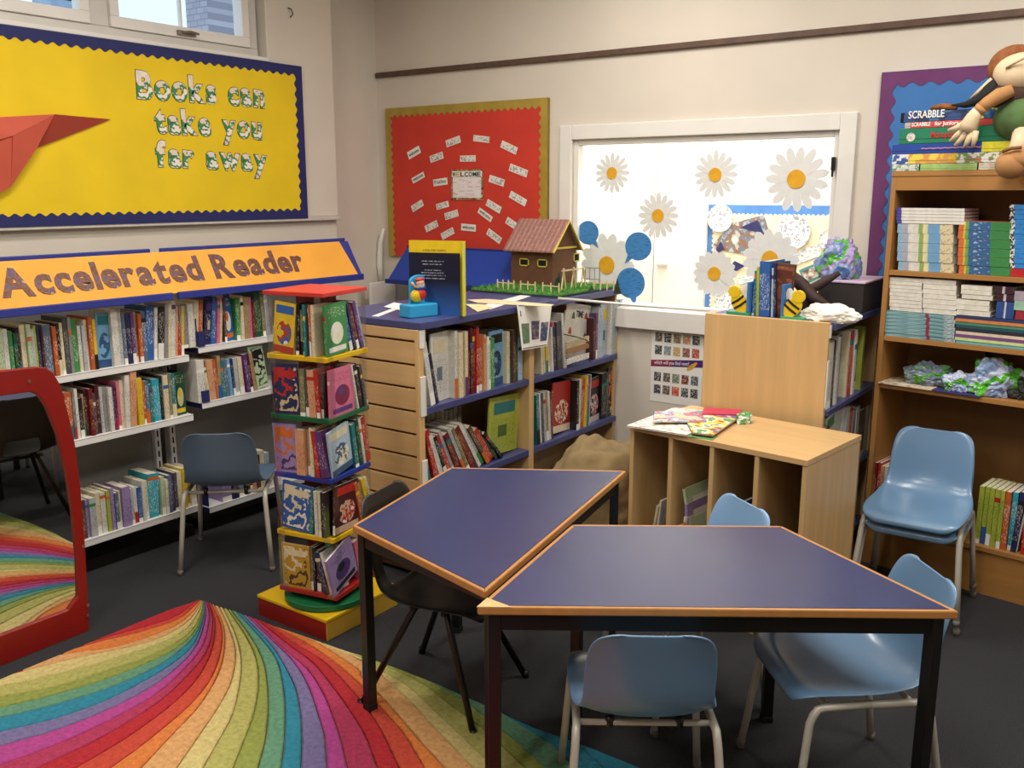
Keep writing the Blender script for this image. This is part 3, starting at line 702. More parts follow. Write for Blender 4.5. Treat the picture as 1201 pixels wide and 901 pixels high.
# ================================================================ TABLES
def table(top, z, label, worn=False, fix=None, inset=.055):
    P = [Vector((p.x, p.y, 0)) for p in top]; c = sum(P, Vector()) / 4
    r = empty('trapezoid_table', (c.x, c.y, 0), label=label, cat='table', group='blue trapezoid school tables')
    def off(d):   # inset polygon
        out = []
        for i in range(4):
            a, b_, n_ = P[i - 1], P[i], P[(i + 1) % 4]
            e1 = (b_ - a).normalized(); e2 = (n_ - b_).normalized()
            n1 = Vector((-e1.y, e1.x, 0)); n2 = Vector((-e2.y, e2.x, 0))
            if n1.dot(c - b_) < 0: n1 = -n1
            if n2.dot(c - b_) < 0: n2 = -n2
            k = d / (1 + n1.dot(n2)); out.append(b_ + (n1 + n2) * k)
        return out
    I = off(.012)
    TOPM = mat('232e5e', .38, 0, .05, 9, 0, None, .5)
    EDGE = wood('b98146', .4)
    t = MB().prism([p + Vector((0, 0, z - .02)) for p in I], (0, 0, .0195), TOPM)
    t.build('tabletop', r)
    for i in range(4):
        j = (i + 1) % 4
        MB().prism([P[i] + Vector((0, 0, z - .022)), P[j] + Vector((0, 0, z - .022)), I[j] + Vector((0, 0, z - .022)), I[i] + Vector((0, 0, z - .022))], (0, 0, .022), EDGE).build('edge_lipping', r, bevel=.004)
    if worn:
        a, b_, c_ = I[0], I[0].lerp(I[1], .055), I[0].lerp(I[3], .07)
        MB().prism([q + Vector((0, 0, z - .0015)) for q in (P[0], P[0].lerp(P[1], .075), P[0].lerp(P[3], .09))], (0, 0, .002), wood('d0b078', .7)).build('bare_wood_corner', r)
    L = off(inset); s = .0155
    if fix: L[fix[0]] = Vector(fix[1])
    for i in range(4):
        j = (i + 1) % 4; e = (L[j] - L[i]).normalized(); nn = Vector((-e.y, e.x, 0)) * .012
        MB().prism([L[i] + nn + Vector((0, 0, z - .068)), L[j] + nn + Vector((0, 0, z - .068)), L[j] - nn + Vector((0, 0, z - .068)), L[i] - nn + Vector((0, 0, z - .068))], (0, 0, .045), BLACKM).build('apron_rail', r, bevel=.002)
    for i in range(4):
        e = (L[(i + 1) % 4] - L[i]).normalized(); f = Vector((-e.y, e.x, 0)); p = L[i]
        q = [p + (e * a + f * b_) * s for a, b_ in ((-1, -1), (1, -1), (1, 1), (-1, 1))]
        zf = .019 if (p.x < RX1 + .02 and p.y < RY1 + .02) else 0
        MB().prism([k + Vector((0, 0, zf + .012)) for k in q], (0, 0, z - .036 - zf), BLACKM).prism([k + Vector((0, 0, zf)) for k in [p + (k - p) * 1.08 for k in q]], (0, 0, .02), mat('0e0d0c', .7)).build('leg', r, bevel=.002)
    return r
TZ = .625
T1 = [onz(413, 616, TZ), onz(569, 694, TZ), onz(735, 552, TZ), onz(528, 548, TZ)]
table(T1, TZ, 'farther blue trapezoid table on the left, beside the book carousel', inset=.03, fix=(1, (-1.343, 1.785, 0)))
T2 = [onz(559, 712, TZ), onz(1125, 717, TZ), onz(916.5, 616.5, TZ), onz(671, 615, TZ)]
table(T2, TZ, 'nearest blue trapezoid table with a bare wood corner', worn=True, inset=.027)
# ================================================================ BOOKS
PAL = {'white': 'd8d5cb', 'cream': 'd9cfae', 'grey': '8c8c8a', 'dark grey': '4a4a4c', 'black': '1d1c1e', 'navy': '232a55', 'blue': '2f5fa5', 'light blue': '6fa3c8',
       'teal': '24767c', 'green': '3c8a4a', 'dark green': '1f4d38', 'lime': 'a9b544', 'olive': '7a7650', 'yellow': 'd9b92e', 'gold': 'b8922e', 'orange': 'bb5c2e', 'red': 'b42a26', 'dark red': '6e1f24',
       'maroon': '4a1d24', 'pink': 'cf6f8c', 'purple': '5b3a78', 'lilac': '9a86b5', 'brown': '5c4030', 'tan': 'a88a66', 'peach': 'd09a74', 'silver': 'b5b8ba', 'pale green': 'b5c8a5', 'turquoise': '2f9fb2', 'slate': '5a6b80', 'pale blue': 'a9bfd0'}
INK = {'white': '6b7a8c', 'cream': '8a6a4a', 'grey': '3a3a3c', 'dark grey': 'b5b0a8', 'black': 'c8c2b8', 'navy': 'c9b98a', 'blue': 'e4e1d8', 'light blue': '2f4f7a', 'teal': 'd9d4c4', 'green': 'e4e1c8', 'dark green': 'c9c08a', 'lime': '4a6a2c',
       'olive': 'd8d0b0', 'yellow': 'a8402c', 'gold': '4a3420', 'orange': 'f0e2c8', 'red': 'f0d8b8', 'dark red': 'd0a878', 'maroon': 'c8a88a', 'pink': '7a2348', 'purple': 'd8c8e0', 'lilac': '4b3470', 'brown': 'd0b890', 'tan': '4a3424', 'peach': '8c3a24', 'silver': '4a5058', 'pale green': '3f6a3c', 'turquoise': 'e4f0f0', 'slate': 'd8dce0', 'pale blue': '3f5a7a'}
ACC = ['e4e1d8', 'd9b92e', 'b42a26', '2f5fa5', '1d1c1e', '3c8a4a', 'd9cfae', 'cf6a2c', '5b3a78', '24767c']
def pcol(n): return mat(PAL[n], .42, 0, .05, 40)
def pink_(n): return printed(PAL[n], INK[n], (330, 330, 110), .555, .42)
def book_mesh(mb_name, t, h, d, col, rnd, front=None, bands=None, hard=None):
    c = .0015 if not hard else .0022
    mb = MB(); M = pcol(col)
    mb.box((t - c, 0, 0), (t, d, h), M); mb.box((0, 0, 0), (c, d, h), M)
    # spine with bands (along z)
    segs = bands
    if segs is None:
        k = rnd.random(); P_ = pink_(col)
        a = rnd.choice([.08, .12, .2]); e = rnd.choice([.7, .78, .85]); AC = mat(rnd.choice(ACC), .42, 0, .04, 40)
        if k < .45: segs = [(0, a, M), (a, e, P_), (e, 1, M)]
        elif k < .7: segs = [(0, a, PAPER), (a, a + .03, M), (a + .03, e, P_), (e, 1, M)]
        elif k < .9: segs = [(0, a, M), (a, e, P_), (e, e + .08, AC), (e + .08, 1, M)]
        else: segs = [(0, .3, AC), (.3, .9, P_), (.9, 1, M)]
    b = .0012
    for z0, z1, m_ in segs:
        mb.add([(0, 0, z0 * h), (t, 0, z0 * h), (t - b, -b * 1.6, z0 * h), (b, -b * 1.6, z0 * h), (0, 0, z1 * h), (t, 0, z1 * h), (t - b, -b * 1.6, z1 * h), (b, -b * 1.6, z1 * h)],
               [(3, 2, 6, 7), (0, 3, 7, 4), (2, 1, 5, 6), (4, 7, 6, 5), (0, 1, 2, 3)], m_)
    return mb
def book(T, t, h, d, col, label, group, rnd, front=None, bands=None, name='book', hard=False, cat='book'):
    """T: world matrix of the book frame: x = thickness, y = away from the spine, z = up"""
    mb = book_mesh(name, t, h, d, col, rnd, None, bands, hard)
    o = link(name, mb.mesh(name), None, T); tag(o, label, cat, group)
    c = .0015; hh = .002
    p = MB().box((c, .0005, hh), (t - c, d - .003, h - hh), PAGES); p.build('pages', o, local=True)
    if front:
        q = MB(); y = t + .0005
        def R(u0, v0, u1, v1, m_, l=0): # u from spine (0) to fore edge (1)
            q.box((t, u0 * d, v0 * h), (y + l * .0002, u1 * d, v1 * h), m_)
        def E_(u, v, ru, rv, m_, l=1):
            n = 16; q.prism([(t, (u + ru * math.cos(2 * PI * i / n)) * d, (v + rv * math.sin(2 * PI * i / n)) * h) for i in range(n)], (.0006 + l * .0002, 0, 0), m_)
        front(R, E_)
        q.build('cover_print', o, local=True)
    return o
ORD = ['leftmost', 'second', 'third', 'fourth', 'fifth', 'sixth', 'seventh', 'eighth', 'ninth', 'tenth', 'eleventh', 'twelfth', 'thirteenth', 'fourteenth', 'fifteenth', 'sixteenth', 'seventeenth', 'eighteenth', 'nineteenth', 'twentieth',
       'twenty-first', 'twenty-second', 'twenty-third', 'twenty-fourth', 'twenty-fifth', 'twenty-sixth', 'twenty-seventh', 'twenty-eighth', 'twenty-ninth', 'thirtieth', 'thirty-first', 'thirty-second', 'thirty-third', 'thirty-fourth', 'thirty-fifth', 'thirty-sixth', 'thirty-seventh', 'thirty-eighth', 'thirty-ninth', 'fortieth', 'forty-first', 'forty-second', 'forty-third', 'forty-fourth', 'forty-fifth']
def onface(x, P0, u, z):
    """parameter along the shelf face line hit by pixel column x"""
    lo, hi = -3.0, 4.0
    f = lambda s: prj(Vector(P0) + u * s + Vector((0, 0, z)))[0] - x
    # u runs left to right in view
    lo_, hi_ = -.6, 2.5
    for _ in range(50):
        mid = (lo_ + hi_) / 2
        if f(mid) < 0: lo_ = mid
        else: hi_ = mid
    return lo_
def genF(a, b_, kind=0, c='e4e1d8'):
    A_ = mat(a, .4, 0, .04, 30); B_ = mat(b_, .45, 0, .05, 40); C_ = mat(c, .4, 0, .04, 30)
    PR = printed(a, b_, (120, 120, 260), .55, .4)
    def f(R, E):
        if kind == 0:
            R(.1, .74, .9, .93, PR, 1); E(.5, .42, .3, .22, B_); E(.45, .52, .14, .1, C_, 2); R(.1, .06, .9, .16, C_, 1)
        elif kind == 1:
            R(.08, .78, .92, .94, C_, 1); E(.5, .4, .36, .24, patch([a, b_, c, 'e4e1d8'], 22)); R(0, 0, 1, .14, B_, 1)
        elif kind == 2:
            R(.06, .06, .94, .94, patch([a, c, a, b_, a], 16), 1); R(.12, .74, .88, .88, C_, 2)
        elif kind == 3:
            R(.08, .12, .92, .62, PR, 1); R(.14, .7, .86, .9, C_, 1); R(.3, .3, .6, .5, B_, 2)
    return f
def shelf_row(P0, ux, z, x0, x1, spec, place, group, depth=.16, inset=.012, seed=1, H=.2, lab='book', zt=.1, kind='book'):
    """spec: 'colour width [height_cm] [lean_deg] [Fn]' ...; P0 point on the shelf face, ux = unit vector left to right"""
    rnd = random.Random(seed); items = [s.strip() for s in spec.split(',')]
    rec = []
    for it in items:
        tk = it.split(); col = []; nums = []; fr = None
        for k in tk:
            if k.startswith('F') and len(k) == 2: fr = int(k[1])
            else:
                try: nums.append(float(k))
                except ValueError: col.append(k)
        rec.append((' '.join(col), nums[0], nums[1] / 100 if len(nums) > 1 and nums[1] > 0 else H * rnd.uniform(.88, 1.08), math.radians(nums[2]) if len(nums) > 2 else 0, fr))
    tot = sum(r_[1] for r_ in rec); cum = 0; u = Vector(ux); up_ = Vector((0, 0, 1)); dp = up_.cross(u)   # away from viewer
    R3 = Matrix((u, dp, up_)).transposed().to_4x4()
    out = []
    for i, (col, wpx, h, lean, fr) in enumerate(rec):
        s0 = onface(x0 + (x1 - x0) * cum / tot, P0, u, z + zt); cum += wpx; s1 = onface(x0 + (x1 - x0) * cum / tot, P0, u, z + zt)
        w_ = s1 - s0
        ins = inset + rnd.uniform(-.006, .012)
        if fr is not None and depth < .12: ins = .001
        sz = 'tall' if h > H * 1.02 else ('short' if h < H * .92 else 'medium')
        th_ = 'thin' if w_ < .012 else ('thick' if w_ > .028 else '')
        adj = (sz + ' ' + th_).strip() if sz != 'medium' else (th_ or 'plain')
        ordn = ORD[i] if i < len(ORD) else str(i)
        if fr is not None:
            hh = h; wd = w_ / math.cos(math.radians(14)); tt = .010
            base = Vector(P0) + u * s0 + dp * (ins + .012 if depth > .12 else .003)
            T = Matrix.Translation(base + Vector((0, 0, z + .0005))) @ R3
            # turned so that the front cover faces the viewer, leaning back and/or sideways
            T = T @ Matrix.Rotation(lean, 4, 'Y') if lean <= 0 else T @ Matrix.Translation((wd * math.cos(lean), 0, 0)) @ Matrix.Rotation(lean, 4, 'Y') @ Matrix.Translation((-wd, 0, 0))
            if lean < 0: T = Matrix.Translation((0, 0, 0)) @ T
            if lean < 0:
                pass
            # for lean<0 the left bottom corner is the pivot
            T = T @ Matrix.Rotation(math.radians(-84 if depth > .12 else -88), 4, 'Z') @ Matrix.Translation((-tt, 0, 0))
            o = book(T, tt, hh, wd, col, f'{col} front-facing book, {ordn} on {place}', group, rnd, genF(PAL[col], INK[col], fr, rnd.choice(ACC)), name=kind)
        else:
            t = max(.003, w_ * .94 * math.cos(lean))
            d = min(depth, h * .74)
            base = Vector(P0) + u * s0 + dp * ins
            T = Matrix.Translation(base + Vector((0, 0, z + .0005))) @ R3
            # pivot on the lower corner
            # recentre so that mid height sits at the measured place
            sh = -math.sin(lean) * h * .5
            T = T @ Matrix.Translation((sh, 0, 0))
            if lean > 0: T = T @ Matrix.Translation((t * math.cos(lean), 0, 0)) @ Matrix.Rotation(lean, 4, 'Y') @ Matrix.Translation((-t, 0, 0))
            elif lean < 0: T = T @ Matrix.Rotation(lean, 4, 'Y')
            lb_ = f'{adj} {col} {lab}, {ordn} on {place}'
            if len(lb_.split()) > 16: lb_ = f'{col} {lab}, {ordn} on {place}'
            o = book(T, t, h, d, col, lb_, group, rnd, name=kind)
        out.append(o)
    return out
UY = Vector((0, 1, 0))
# ================================================================ LEFT SHELVING
XF = -3.6
bay1 = (1.50, onx(222, 420, XF).y); bay2 = (onx(233, 412, XF).y, onx(233, 412, XF).y + .98)
def wall_shelving(name, y0, y1, shelves, label, ends):
    r = empty(name, (XF - .15, y0, 0), label=label, cat='bookshelf', group='white wall shelving under the orange banner')
    MB().box((XF - .31, y0 - .01, .06), (XF - .30, y1 + .01, 1.26), SHELFG).build('back_panel', r)
    for y in (y0 - .0, y1 - .03):
        u = MB().box((XF - .30, y, 0), (XF - .272, y + .03, 1.28), SHELFW).build('upright', r, bevel=.002)
        s = MB()
        for k in range(22): s.box((XF - .2722, y + .011, .1 + k * .05), (XF - .2716, y + .019, .13 + k * .05), BLACKGAP)
        s.build('slot_row', u)
    MB().box((XF - .29, y0 + .005, 0), (XF - .05, y1 - .005, .05), BLACKM).build('plinth', r)
    for z, wd, fx in shelves:
        sh = MB().box((XF - .27, y0, z - .006), (XF + fx, y1, z), SHELFW).box((XF + fx - .004, y0, z - .03), (XF + fx, y1, z - .001), SHELFW).build('shelf', r, bevel=.0015)
        for y in ends: 
            MB().box((XF - .26, y, z - .03), (XF + fx - .01, y + .002, z + .13), NAVY).build('bookend_plate', sh)
    return r
z1 = onx(140, 429, XF).z; z2 = onx(150, 502, XF).z; z3 = onx(150, 618, XF).z
zA, zB_, zC = .851 + .022, .575 + .022, .13 + .03
wall_shelving('wall_bookshelf', bay1[0], bay1[1], [(zA, 0, 0), (zB_, 0, 0), (zC, 0, 0)], 'white metal wall shelving bay beside the red framed mirror', [])
zD, zE, zF_ = .882 + .02, .62 + .02, .10 + .03
w2 = wall_shelving('wall_bookshelf', bay2[0], bay2[1], [(zD, 0, 0), (zE, 0, 0), (zF_, 0, 0)], 'white metal wall shelving bay right, behind the grey blue chair and carousel', [bay2[0] + .003])
P1 = (XF, 0, 0); P1v = Vector(P1)
for z_, pt in ((zD, (240, 388)), (zE, (246, 457))):
    yb_ = onx(pt[0], pt[1] + 20, XF).y
    MB().box((XF + .001, bay2[0] + .001, z_ + .001), (XF + .005, yb_, onx(pt[0], pt[1], XF).z), NAVY).box((XF - .22, bay2[0] + .001, z_ + .001), (XF + .001, bay2[0] + .004, onx(pt[0], pt[1], XF).z), NAVY).build('bookend_plate', w2)
g = 'books on the white wall shelves'
row = lambda z, a, b_, sp, pl, sd, H, **k: shelf_row((XF, 2.0, 0), UY, z, a, b_, sp, pl, g, seed=sd, H=H, **k)
row(zA, -6, 219, 'pale green 14 21,white 6 21,green 5 20,dark green 4 19,black 4 21,cream 6 22,pale green 5 22,silver 4 20,lime 3 21,navy 4 21,maroon 3 18,slate 9 21,orange 5 20,black 4 21,cream 4 21,dark grey 5 23,grey 4 23,green 7 22,white 4 19,silver 4 19,cream 4 21,orange 4 22,yellow 4 21,light blue 17 23 3 F1,white 8 24,silver 5 24,slate 4 22,navy 5 22,purple 4 22,tan 4 22,orange 4 21,slate 5 22,blue 9 24 4,white 4 23 5,black 7 23 5,grey 4 24 5,cream 4 24 5,white 5 25 5,peach 3 23 5,red 4 22 4,yellow 3 22 4',
    'top shelf left bay under the banner', 11, .21)
row(zB_, 66, 222, 'dark grey 4 20,grey 4,white 3,brown 3,orange 9 20,grey 3,white 4 21,black 5,tan 3,maroon 4 20,dark red 5 20,dark grey 4,maroon 5 21,silver 4,grey 5,white 5 19,purple 3,maroon 3,pink 4 21,cream 5 21 2,white 6 23 3,peach 8 24 4,yellow 7 21,orange 3,slate 5 19,teal 5,turquoise 9 19,black 3 20,cream 6 20,olive 4 20,teal 6 20,dark green 13 20 0 F0',
    'middle shelf left bay', 12, .19)
row(zC, 94, 232, 'orange 6 18,brown 5 17,lilac 4,silver 9 17,cream 6,white 7 18,lime 5,lilac 5,slate 5,cream 4,lilac 11 18,silver 4,white 5,blue 5 16,white 4,cream 5 18,turquoise 15 20 4,pale green 5 18,cream 4,slate 5,purple 4,dark grey 4 18,cream 6 18,yellow 6 19,gold 4,cream 7 18',
    'bottom shelf left bay', 13, .18)
row(zD, 214, 322, 'grey 10 20,white 8 20,cream 7 21 5,orange 6 21 6,navy 11 22 7 F3,blue 6 22 6,pink 4 21 5,cream 6 23 6,brown 3 21,blue 13 22 -4 F0,green 5 20,cream 4 21,tan 8 20,pink 4 20,dark red 3,dark green 9 23,olive 4 21 -4,silver 5 21 -4,grey 6 22 -4',
    'top shelf right bay under the banner', 14, .21)
row(zE, 232, 318, 'white 10 20,cream 4 16 -6,peach 8 19 -4,orange 4 19 -4,tan 4 -4,teal 5 18 -4,slate 4 18 -4,light blue 4 18 -4,navy 3 18 -4,silver 5 18 -4,cream 5 18 -4,pink 3 18 -4,purple 4 19 -5,maroon 4 19 -6,tan 5 19 -8,pale green 17 22 -8 F2',
    'lower shelf right bay', 15, .19)
row(zF_, 262, 318, 'lilac 12 19,navy 8,slate 9,brown 5 20,dark red 4 20,peach 6 20,maroon 4,cream 6 20,pale blue 5', 'lowest shelf behind the grey blue chair', 16, .19)
# orange banner on sloping navy header
BAN = mat('f0a83c', .7, 0, .04, 4)
zb0 = onx(100, 357, XF + .03).z; 
r = empty('banner_header', (XF, 1.2, 1.12), label='long orange lettered banner on sloping navy boards above the white shelves', cat='banner')
yA, yM, yE = 1.2, onx(200, 347, XF + .03).y, onx(424, 327, XF + .03).y
xt = -3.665; zt_, zb_ = 1.332, 1.155
for a, c in ((yA, yM - .0), (yM + .03, yE)):
    MB().prism([(XF + .035, a, zb_ - .012), (XF + .035, a, zb_ + .006), (xt, a, zt_ + .006), (xt, a, zt_ - .012)], (0, c - a, 0), mat('2a3488', .5)).build('header_board', r, bevel=.002)
    MB().box((XF + .03, a, zb_ - .02), (XF + .05, c, zb_ + .012), mat('2a3488', .5)).build('front_lip', r, bevel=.003)
    MB().box((xt - .012, a, zt_ - .002), (xt + .002, c - .02, zt_ + .022), mat('2a3488', .5)).build('rear_lip', r, bevel=.003)
sl = Vector((XF + .035 - xt, 0, zb_ - zt_)); nr = Vector((-(zb_ - zt_), 0, XF + .035 - xt)).normalized()
if nr.x < 0: nr = -nr
MB().prism([Vector((XF + .035, yA, zb_ + .006)) + nr * .002, Vector((XF + .035, yE - .03, zb_ + .006)) + nr * .002, Vector((xt + .004, yE - .07, zt_ + .004)) + nr * .002, Vector((xt + .004, yA, zt_ + .004)) + nr * .002], nr * .0015, BAN).build('orange_paper', r)
BL_ = patch(['6b3f2e', '74452f', '5c3426', '7d4d38', '54466a', '6b3f2e', 'b89a88'], 26)
up2 = -sl.normalized(); bas = Vector((XF + .035, 0, zb_ + .006)) + nr * .006 + up2 * .055
def slope_text(body, xa, xb, size):
    n = 0; tot = 0; gl = []
    for ch in body:
        me, a, b2 = glyph(ch, size, BL_, .001, .006); gl.append((me, a, b2)); tot += (b2 - a) + size * .05
    def yat(px):
        lo, hi = .9, 4
        for _ in range(40):
            m_ = (lo + hi) / 2
            if prj((bas.x, m_, bas.z))[0] < px: lo = m_
            else: hi = m_
        return lo
    y0, y1 = yat(xa), yat(xb); k = (y1 - y0) / tot; s = 0
    for me, a, b2 in gl:
        T = Matrix((( 0, up2.x, nr.x, bas.x), (1, 0, nr.y, y0 + s * k), (0, up2.z, nr.z, bas.z), (0, 0, 0, 1)))
        link('letter', me, r, T @ Matrix.Rotation(random.uniform(-.03, .03), 4, 'Z') @ Matrix.Diagonal((k, 1, 1, 1)) @ Matrix.Translation((-a, 0, 0)))
        s += (b2 - a) + size * .05
slope_text('Accelerated', 3, 242, .165); slope_text('Reader', 254, 360, .165)
# ================================================================ LOW DOUBLE BOOKCASE
XA = -2.42; YA0 = 2.745; YA1 = YB - .02; XBk = -3.0
r = empty('low_bookcase', ((XA + XBk) / 2, YA0, 0), label='low double-sided bookcase with navy top and slotted maple end panel', cat='bookcase')
ztop = 1.09
MB().box((XBk, YA0 - .005, ztop - .03), (XA + .012, YA1, ztop), LAMBLUE).build('top_panel', r, bevel=.003)
e = MB().box((XBk + .005, YA0 + .006, .02), (XA, YA0 + .022, ztop - .03), mat('5a3a22', .7)).build('end_panel', r)
zz = ztop - .031; k = 0
hts = [.052] + [.096] * 12
for h_ in hts:
    z0 = max(.02, zz - h_ + .0095)
    if zz - .02 < .03: break
    MB().box((XBk + .005, YA0 - .006, z0), (XA - .012, YA0 + .008, zz), MAPLEX).build('slat', e, bevel=.002)
    zz -= h_
MB().box((XA - .018, YA0 - .010, .02), (XA + .002, YA0 + .024, ztop - .03), MAPLE).build('corner_post', r, bevel=.003)
yd = onx(623, 430, XA).y
MB().box((XBk + .02, yd - .02, .02), (XA + .004, yd + .02, ztop - .03), MAPLE).build('divider', r, bevel=.003)
MB().box((XBk + .02, YA1 - .02, .02), (XA - .02, YA1, ztop - .03), MAPLE).build('far_end_panel', r)
for zs in (.735, .39, .10):
    for a, c in ((YA0 + .022, yd - .02), (yd + .02, YA1 - .02)):
        MB().box((XBk + .02, a, zs - .028), (XA + .004, c, zs), LAMBLUE).build('shelf', r, bevel=.002)
for a, c in ((YA0 + .022, yd - .02), (yd + .02, YA1 - .02)):
    MB().box((XA - .275, a, .10), (XA - .27, c, ztop - .03), MAPLE).build('centre_panel', r)
MB().box((XBk + .03, YA0 + .03, 0), (XA - .03, YA1 - .03, .072), BLACKM).build('plinth', r)
for za, zb2 in ((.985, 1.06), (.705, .87), (.36, .52)):
    MB().box((XA + .003, YA0 - .004, za), (XA + .008, YA0 + .028, zb2), WHITE).box((XA - .02, YA0 + .024, za), (XA + .008, YA0 + .03, zb2), WHITE).build('label_holder', r, bevel=.001)
g2 = 'books in the low navy and maple bookcase'
rowL = lambda z, a, b_, sp, pl, sd, H, **k: shelf_row((XA, 3.0, 0), UY, z, a, b_, sp, pl, g2, seed=sd, H=H, **k)
rowL(.735, 502, 617, 'white 7 27 -11,silver 3 26 -11,navy 4 22 -12,white 27 29 0 F3,white 4 29,cream 6 28,gold 3 28,cream 4 28,dark red 5 28,maroon 3 29,dark red 4 27,red 3 28,dark red 4 29,orange 4 25,peach 3 25,white 3 24,pale green 3 22,green 5 23,light blue 20 25 0 F1,cream 4 24,black 2 24,brown 3 24,dark green 7 24,pale blue 6 20',
     'upper shelf, first bay from the slotted panel', 21, .27, zt=.12)
rowL(.735, 636, 737, 'cream 3 20 -4,tan 3 20 -4,cream 3 20 -4,yellow 3 20 -4,cream 3 20 -4,white 2 22 -4,navy 3 22 -4,pink 3 24 -5,dark grey 7 24 -5,white 3 28 -8,white 40 28 10 F0,maroon 4 22,purple 3 24,silver 3,pale blue 4 27,silver 10 28 0 F3,white 3 28,silver 3 28,pale blue 3 28,white 3 29,light blue 3 29,silver 4 29,white 3 29',
     'upper shelf, bay nearest the window', 22, .25, zt=.12)
rowL(.39, 503, 585, 'dark green 4 23 -12,red 4 25 -15,white 4 23 -20,black 3 22 -22,red 4 22 -24,silver 3 24 -26,dark red 4 22 -26,silver 3 25 -28,olive 3 24 -28,dark red 5 24 -30,white 3 26 -32,silver 4 24 -34,brown 4 24 -36,red 6 20 -36,dark green 3 20 -40,black 3 20 -44',
     'lower shelf, first bay, slumped over', 23, .24, zt=.09, inset=.02)
rowL(.39, 578, 617, 'lime 38 27 5 F3', 'lower shelf against the maple divider', 24, .27, zt=.12)
rowL(.39, 632, 737, 'teal 4 25 -4,white 3 25 -4,dark grey 3 25 -4,silver 3 25 -4,tan 3 25 -4,white 3 25 -5,brown 3 24 -5,red 30 26 5 F1,black 3 26,white 4 26 3,orange 4 26 3,yellow 3 27 3,purple 3 27 3,white 2 27 3,black 17 24 0 F1,black 6 25,dark grey 3 25,black 12 27 0 F2,black 4 28,maroon 3 28,white 3 29',
     'lower shelf, bay nearest the window', 25, .26, zt=.12)
# tan page blocks seen through the gap (books of the far side)
bg = random.Random(3)
for i in range(9):
    y = onx(498, 480, XA - .2).y + .02 + i * .032
    T = Matrix.Translation((XA - .265, y, .3905)) @ Matrix.Rotation(PI / 2, 4, 'Z') @ Matrix.Translation((0, .0, 0))
    o = MB().box((XA - .262, y, .3905), (XA - .235, y + .026, .3905 + .24 + bg.uniform(-.02, .01)), PAGES)
    o.build('book', label=f'old cream paged book at the back of the lower shelf, {ORD[i]} behind the slumped books', cat='book', group='back row of cream paged books')
# wire magazine rack on the upper shelf
r3 = empty('wire_rack', tuple(onx(676, 425, XA - .02) * 1), label='small curved wire rack holding booklets in front of the clock picture book', cat='rack')
a = onx(662, 394, XA + .005); b_ = onx(688, 401, XA + .03); c = onx(693, 425, XA + .01)
MB().tube([onx(661, 392, XA + .0), onx(675, 395, XA + .03), onx(688, 399, XA + .035), onx(693, 407, XA + .03), onx(692, 424, XA + .0)], .0028, mat('6a5a48', .25, .9), 8).build('wire', r3, smooth=True)
for k, (h1, c1, nm) in enumerate((('c8b890', 402, 'cream'), ('a87a52', 410, 'tan'), ('e4e1d8', 422, 'white'))):
    pa, pb = onx(664, c1 + 6, XA + .006 + .006 * k), onx(690, c1 - 2, XA + .006 + .006 * k)
    q = MB().prism([pa, pb, pb + Vector((0, 0, .028)), pa + Vector((0, 0, .028))], (.005, 0, 0), printed(h1, '6a5a48', (60, 60, 200), .55))
    q.build('booklet', label=f'{nm} booklet lying in the small wire rack', cat='booklet')
# TIME picture book lettering on the big leaning white cover
for o in [x for x in COL.objects if x.get('label', '').startswith('white front-facing book, eleventh on upper shelf, bay nearest')]:
    if True:
        o['label'] = 'white clock picture book with TIME on its cover, leaning right on the upper shelf'
        T = W[o]; d_ = max(v.co.y for v in o.data.vertices); h_ = max(v.co.z for v in o.data.vertices)
        for ch in [c for c in COL.objects if c.parent == o and c.name.startswith('cover_print')]: bpy.data.objects.remove(ch)
        q = MB(); t_ = .0102; WH = mat('d6d2c6', .5)
        q.box((t_, .02 * d_, .02 * h_), (t_ + .0003, .98 * d_, .98 * h_), WH)
        for cx_, cz_, M_ in ((.3, .78, mat('4a5a3a')), (.82, .8, mat('a8442c')), (.22, .5, mat('a8442c')), (.85, .42, mat('7a5a3a'))):
            q.prism([(t_, (cx_ - .07) * d_, (cz_ - .06) * h_), (t_, (cx_ + .07) * d_, (cz_ - .06) * h_), (t_, (cx_ + .04) * d_, (cz_ + .04) * h_), (t_, cx_ * d_, (cz_ + .07) * h_), (t_, (cx_ - .04) * d_, (cz_ + .03) * h_)], (.0008, 0, 0), M_)
        q.build('cover_print', o, local=True)
        TT = T @ Matrix.Translation((t_ + .001, .40 * d_, .76 * h_)) @ Matrix(((0, 0, 1), (1, 0, 0), (0, 1, 0))).to_4x4()
        text_line('TIME', .045, BLKINK, o, TT, width=.3 * d_, off=.001)
# "Non Fiction" sign hanging at the divider
pts = [onx(606, 357, XA + .025), onx(612, 411, XA + .045), onx(641, 406, XA + .045), onx(647, 357, XA + .025)]
r4 = empty('shelf_sign', pts[1], label='white paper section sign with three book pictures hanging at the bookcase divider', cat='sign')
MB().prism(pts, (.002, 0, 0), PAPER).build('sheet', r4)
def bil(u, v, d=.003): return pts[0].lerp(pts[3], u).lerp(pts[1].lerp(pts[2], u), v) + Vector((d, 0, 0))
for u0, u1, v0, v1, cc in ((.06, .3, .42, .86, '4f7a52'), (.38, .64, .38, .8, '4a3f5c'), (.7, .95, .42, .86, '34406c'), (.03, .97, .955, .975, '3a3a3c'), (.03, .97, .02, .035, '3a3a3c')):
    MB().prism([bil(u0, v0), bil(u1, v0), bil(u1, v1), bil(u0, v1)], (.0006, 0, 0), patch([cc, cc, '8a7a7c'], 60)).build('picture', r4)
U = (bil(1, .3) - bil(0, .3)); Ln = U.length; U.normalize(); V = (bil(0, 0) - bil(0, 1)).normalized(); Nn = U.cross(V)
o_ = bil(.06, .26, .0035)
T = Matrix(((U.x, V.x, Nn.x, o_.x), (U.y, V.y, Nn.y, o_.y), (U.z, V.z, Nn.z, o_.z), (0, 0, 0, 1)))
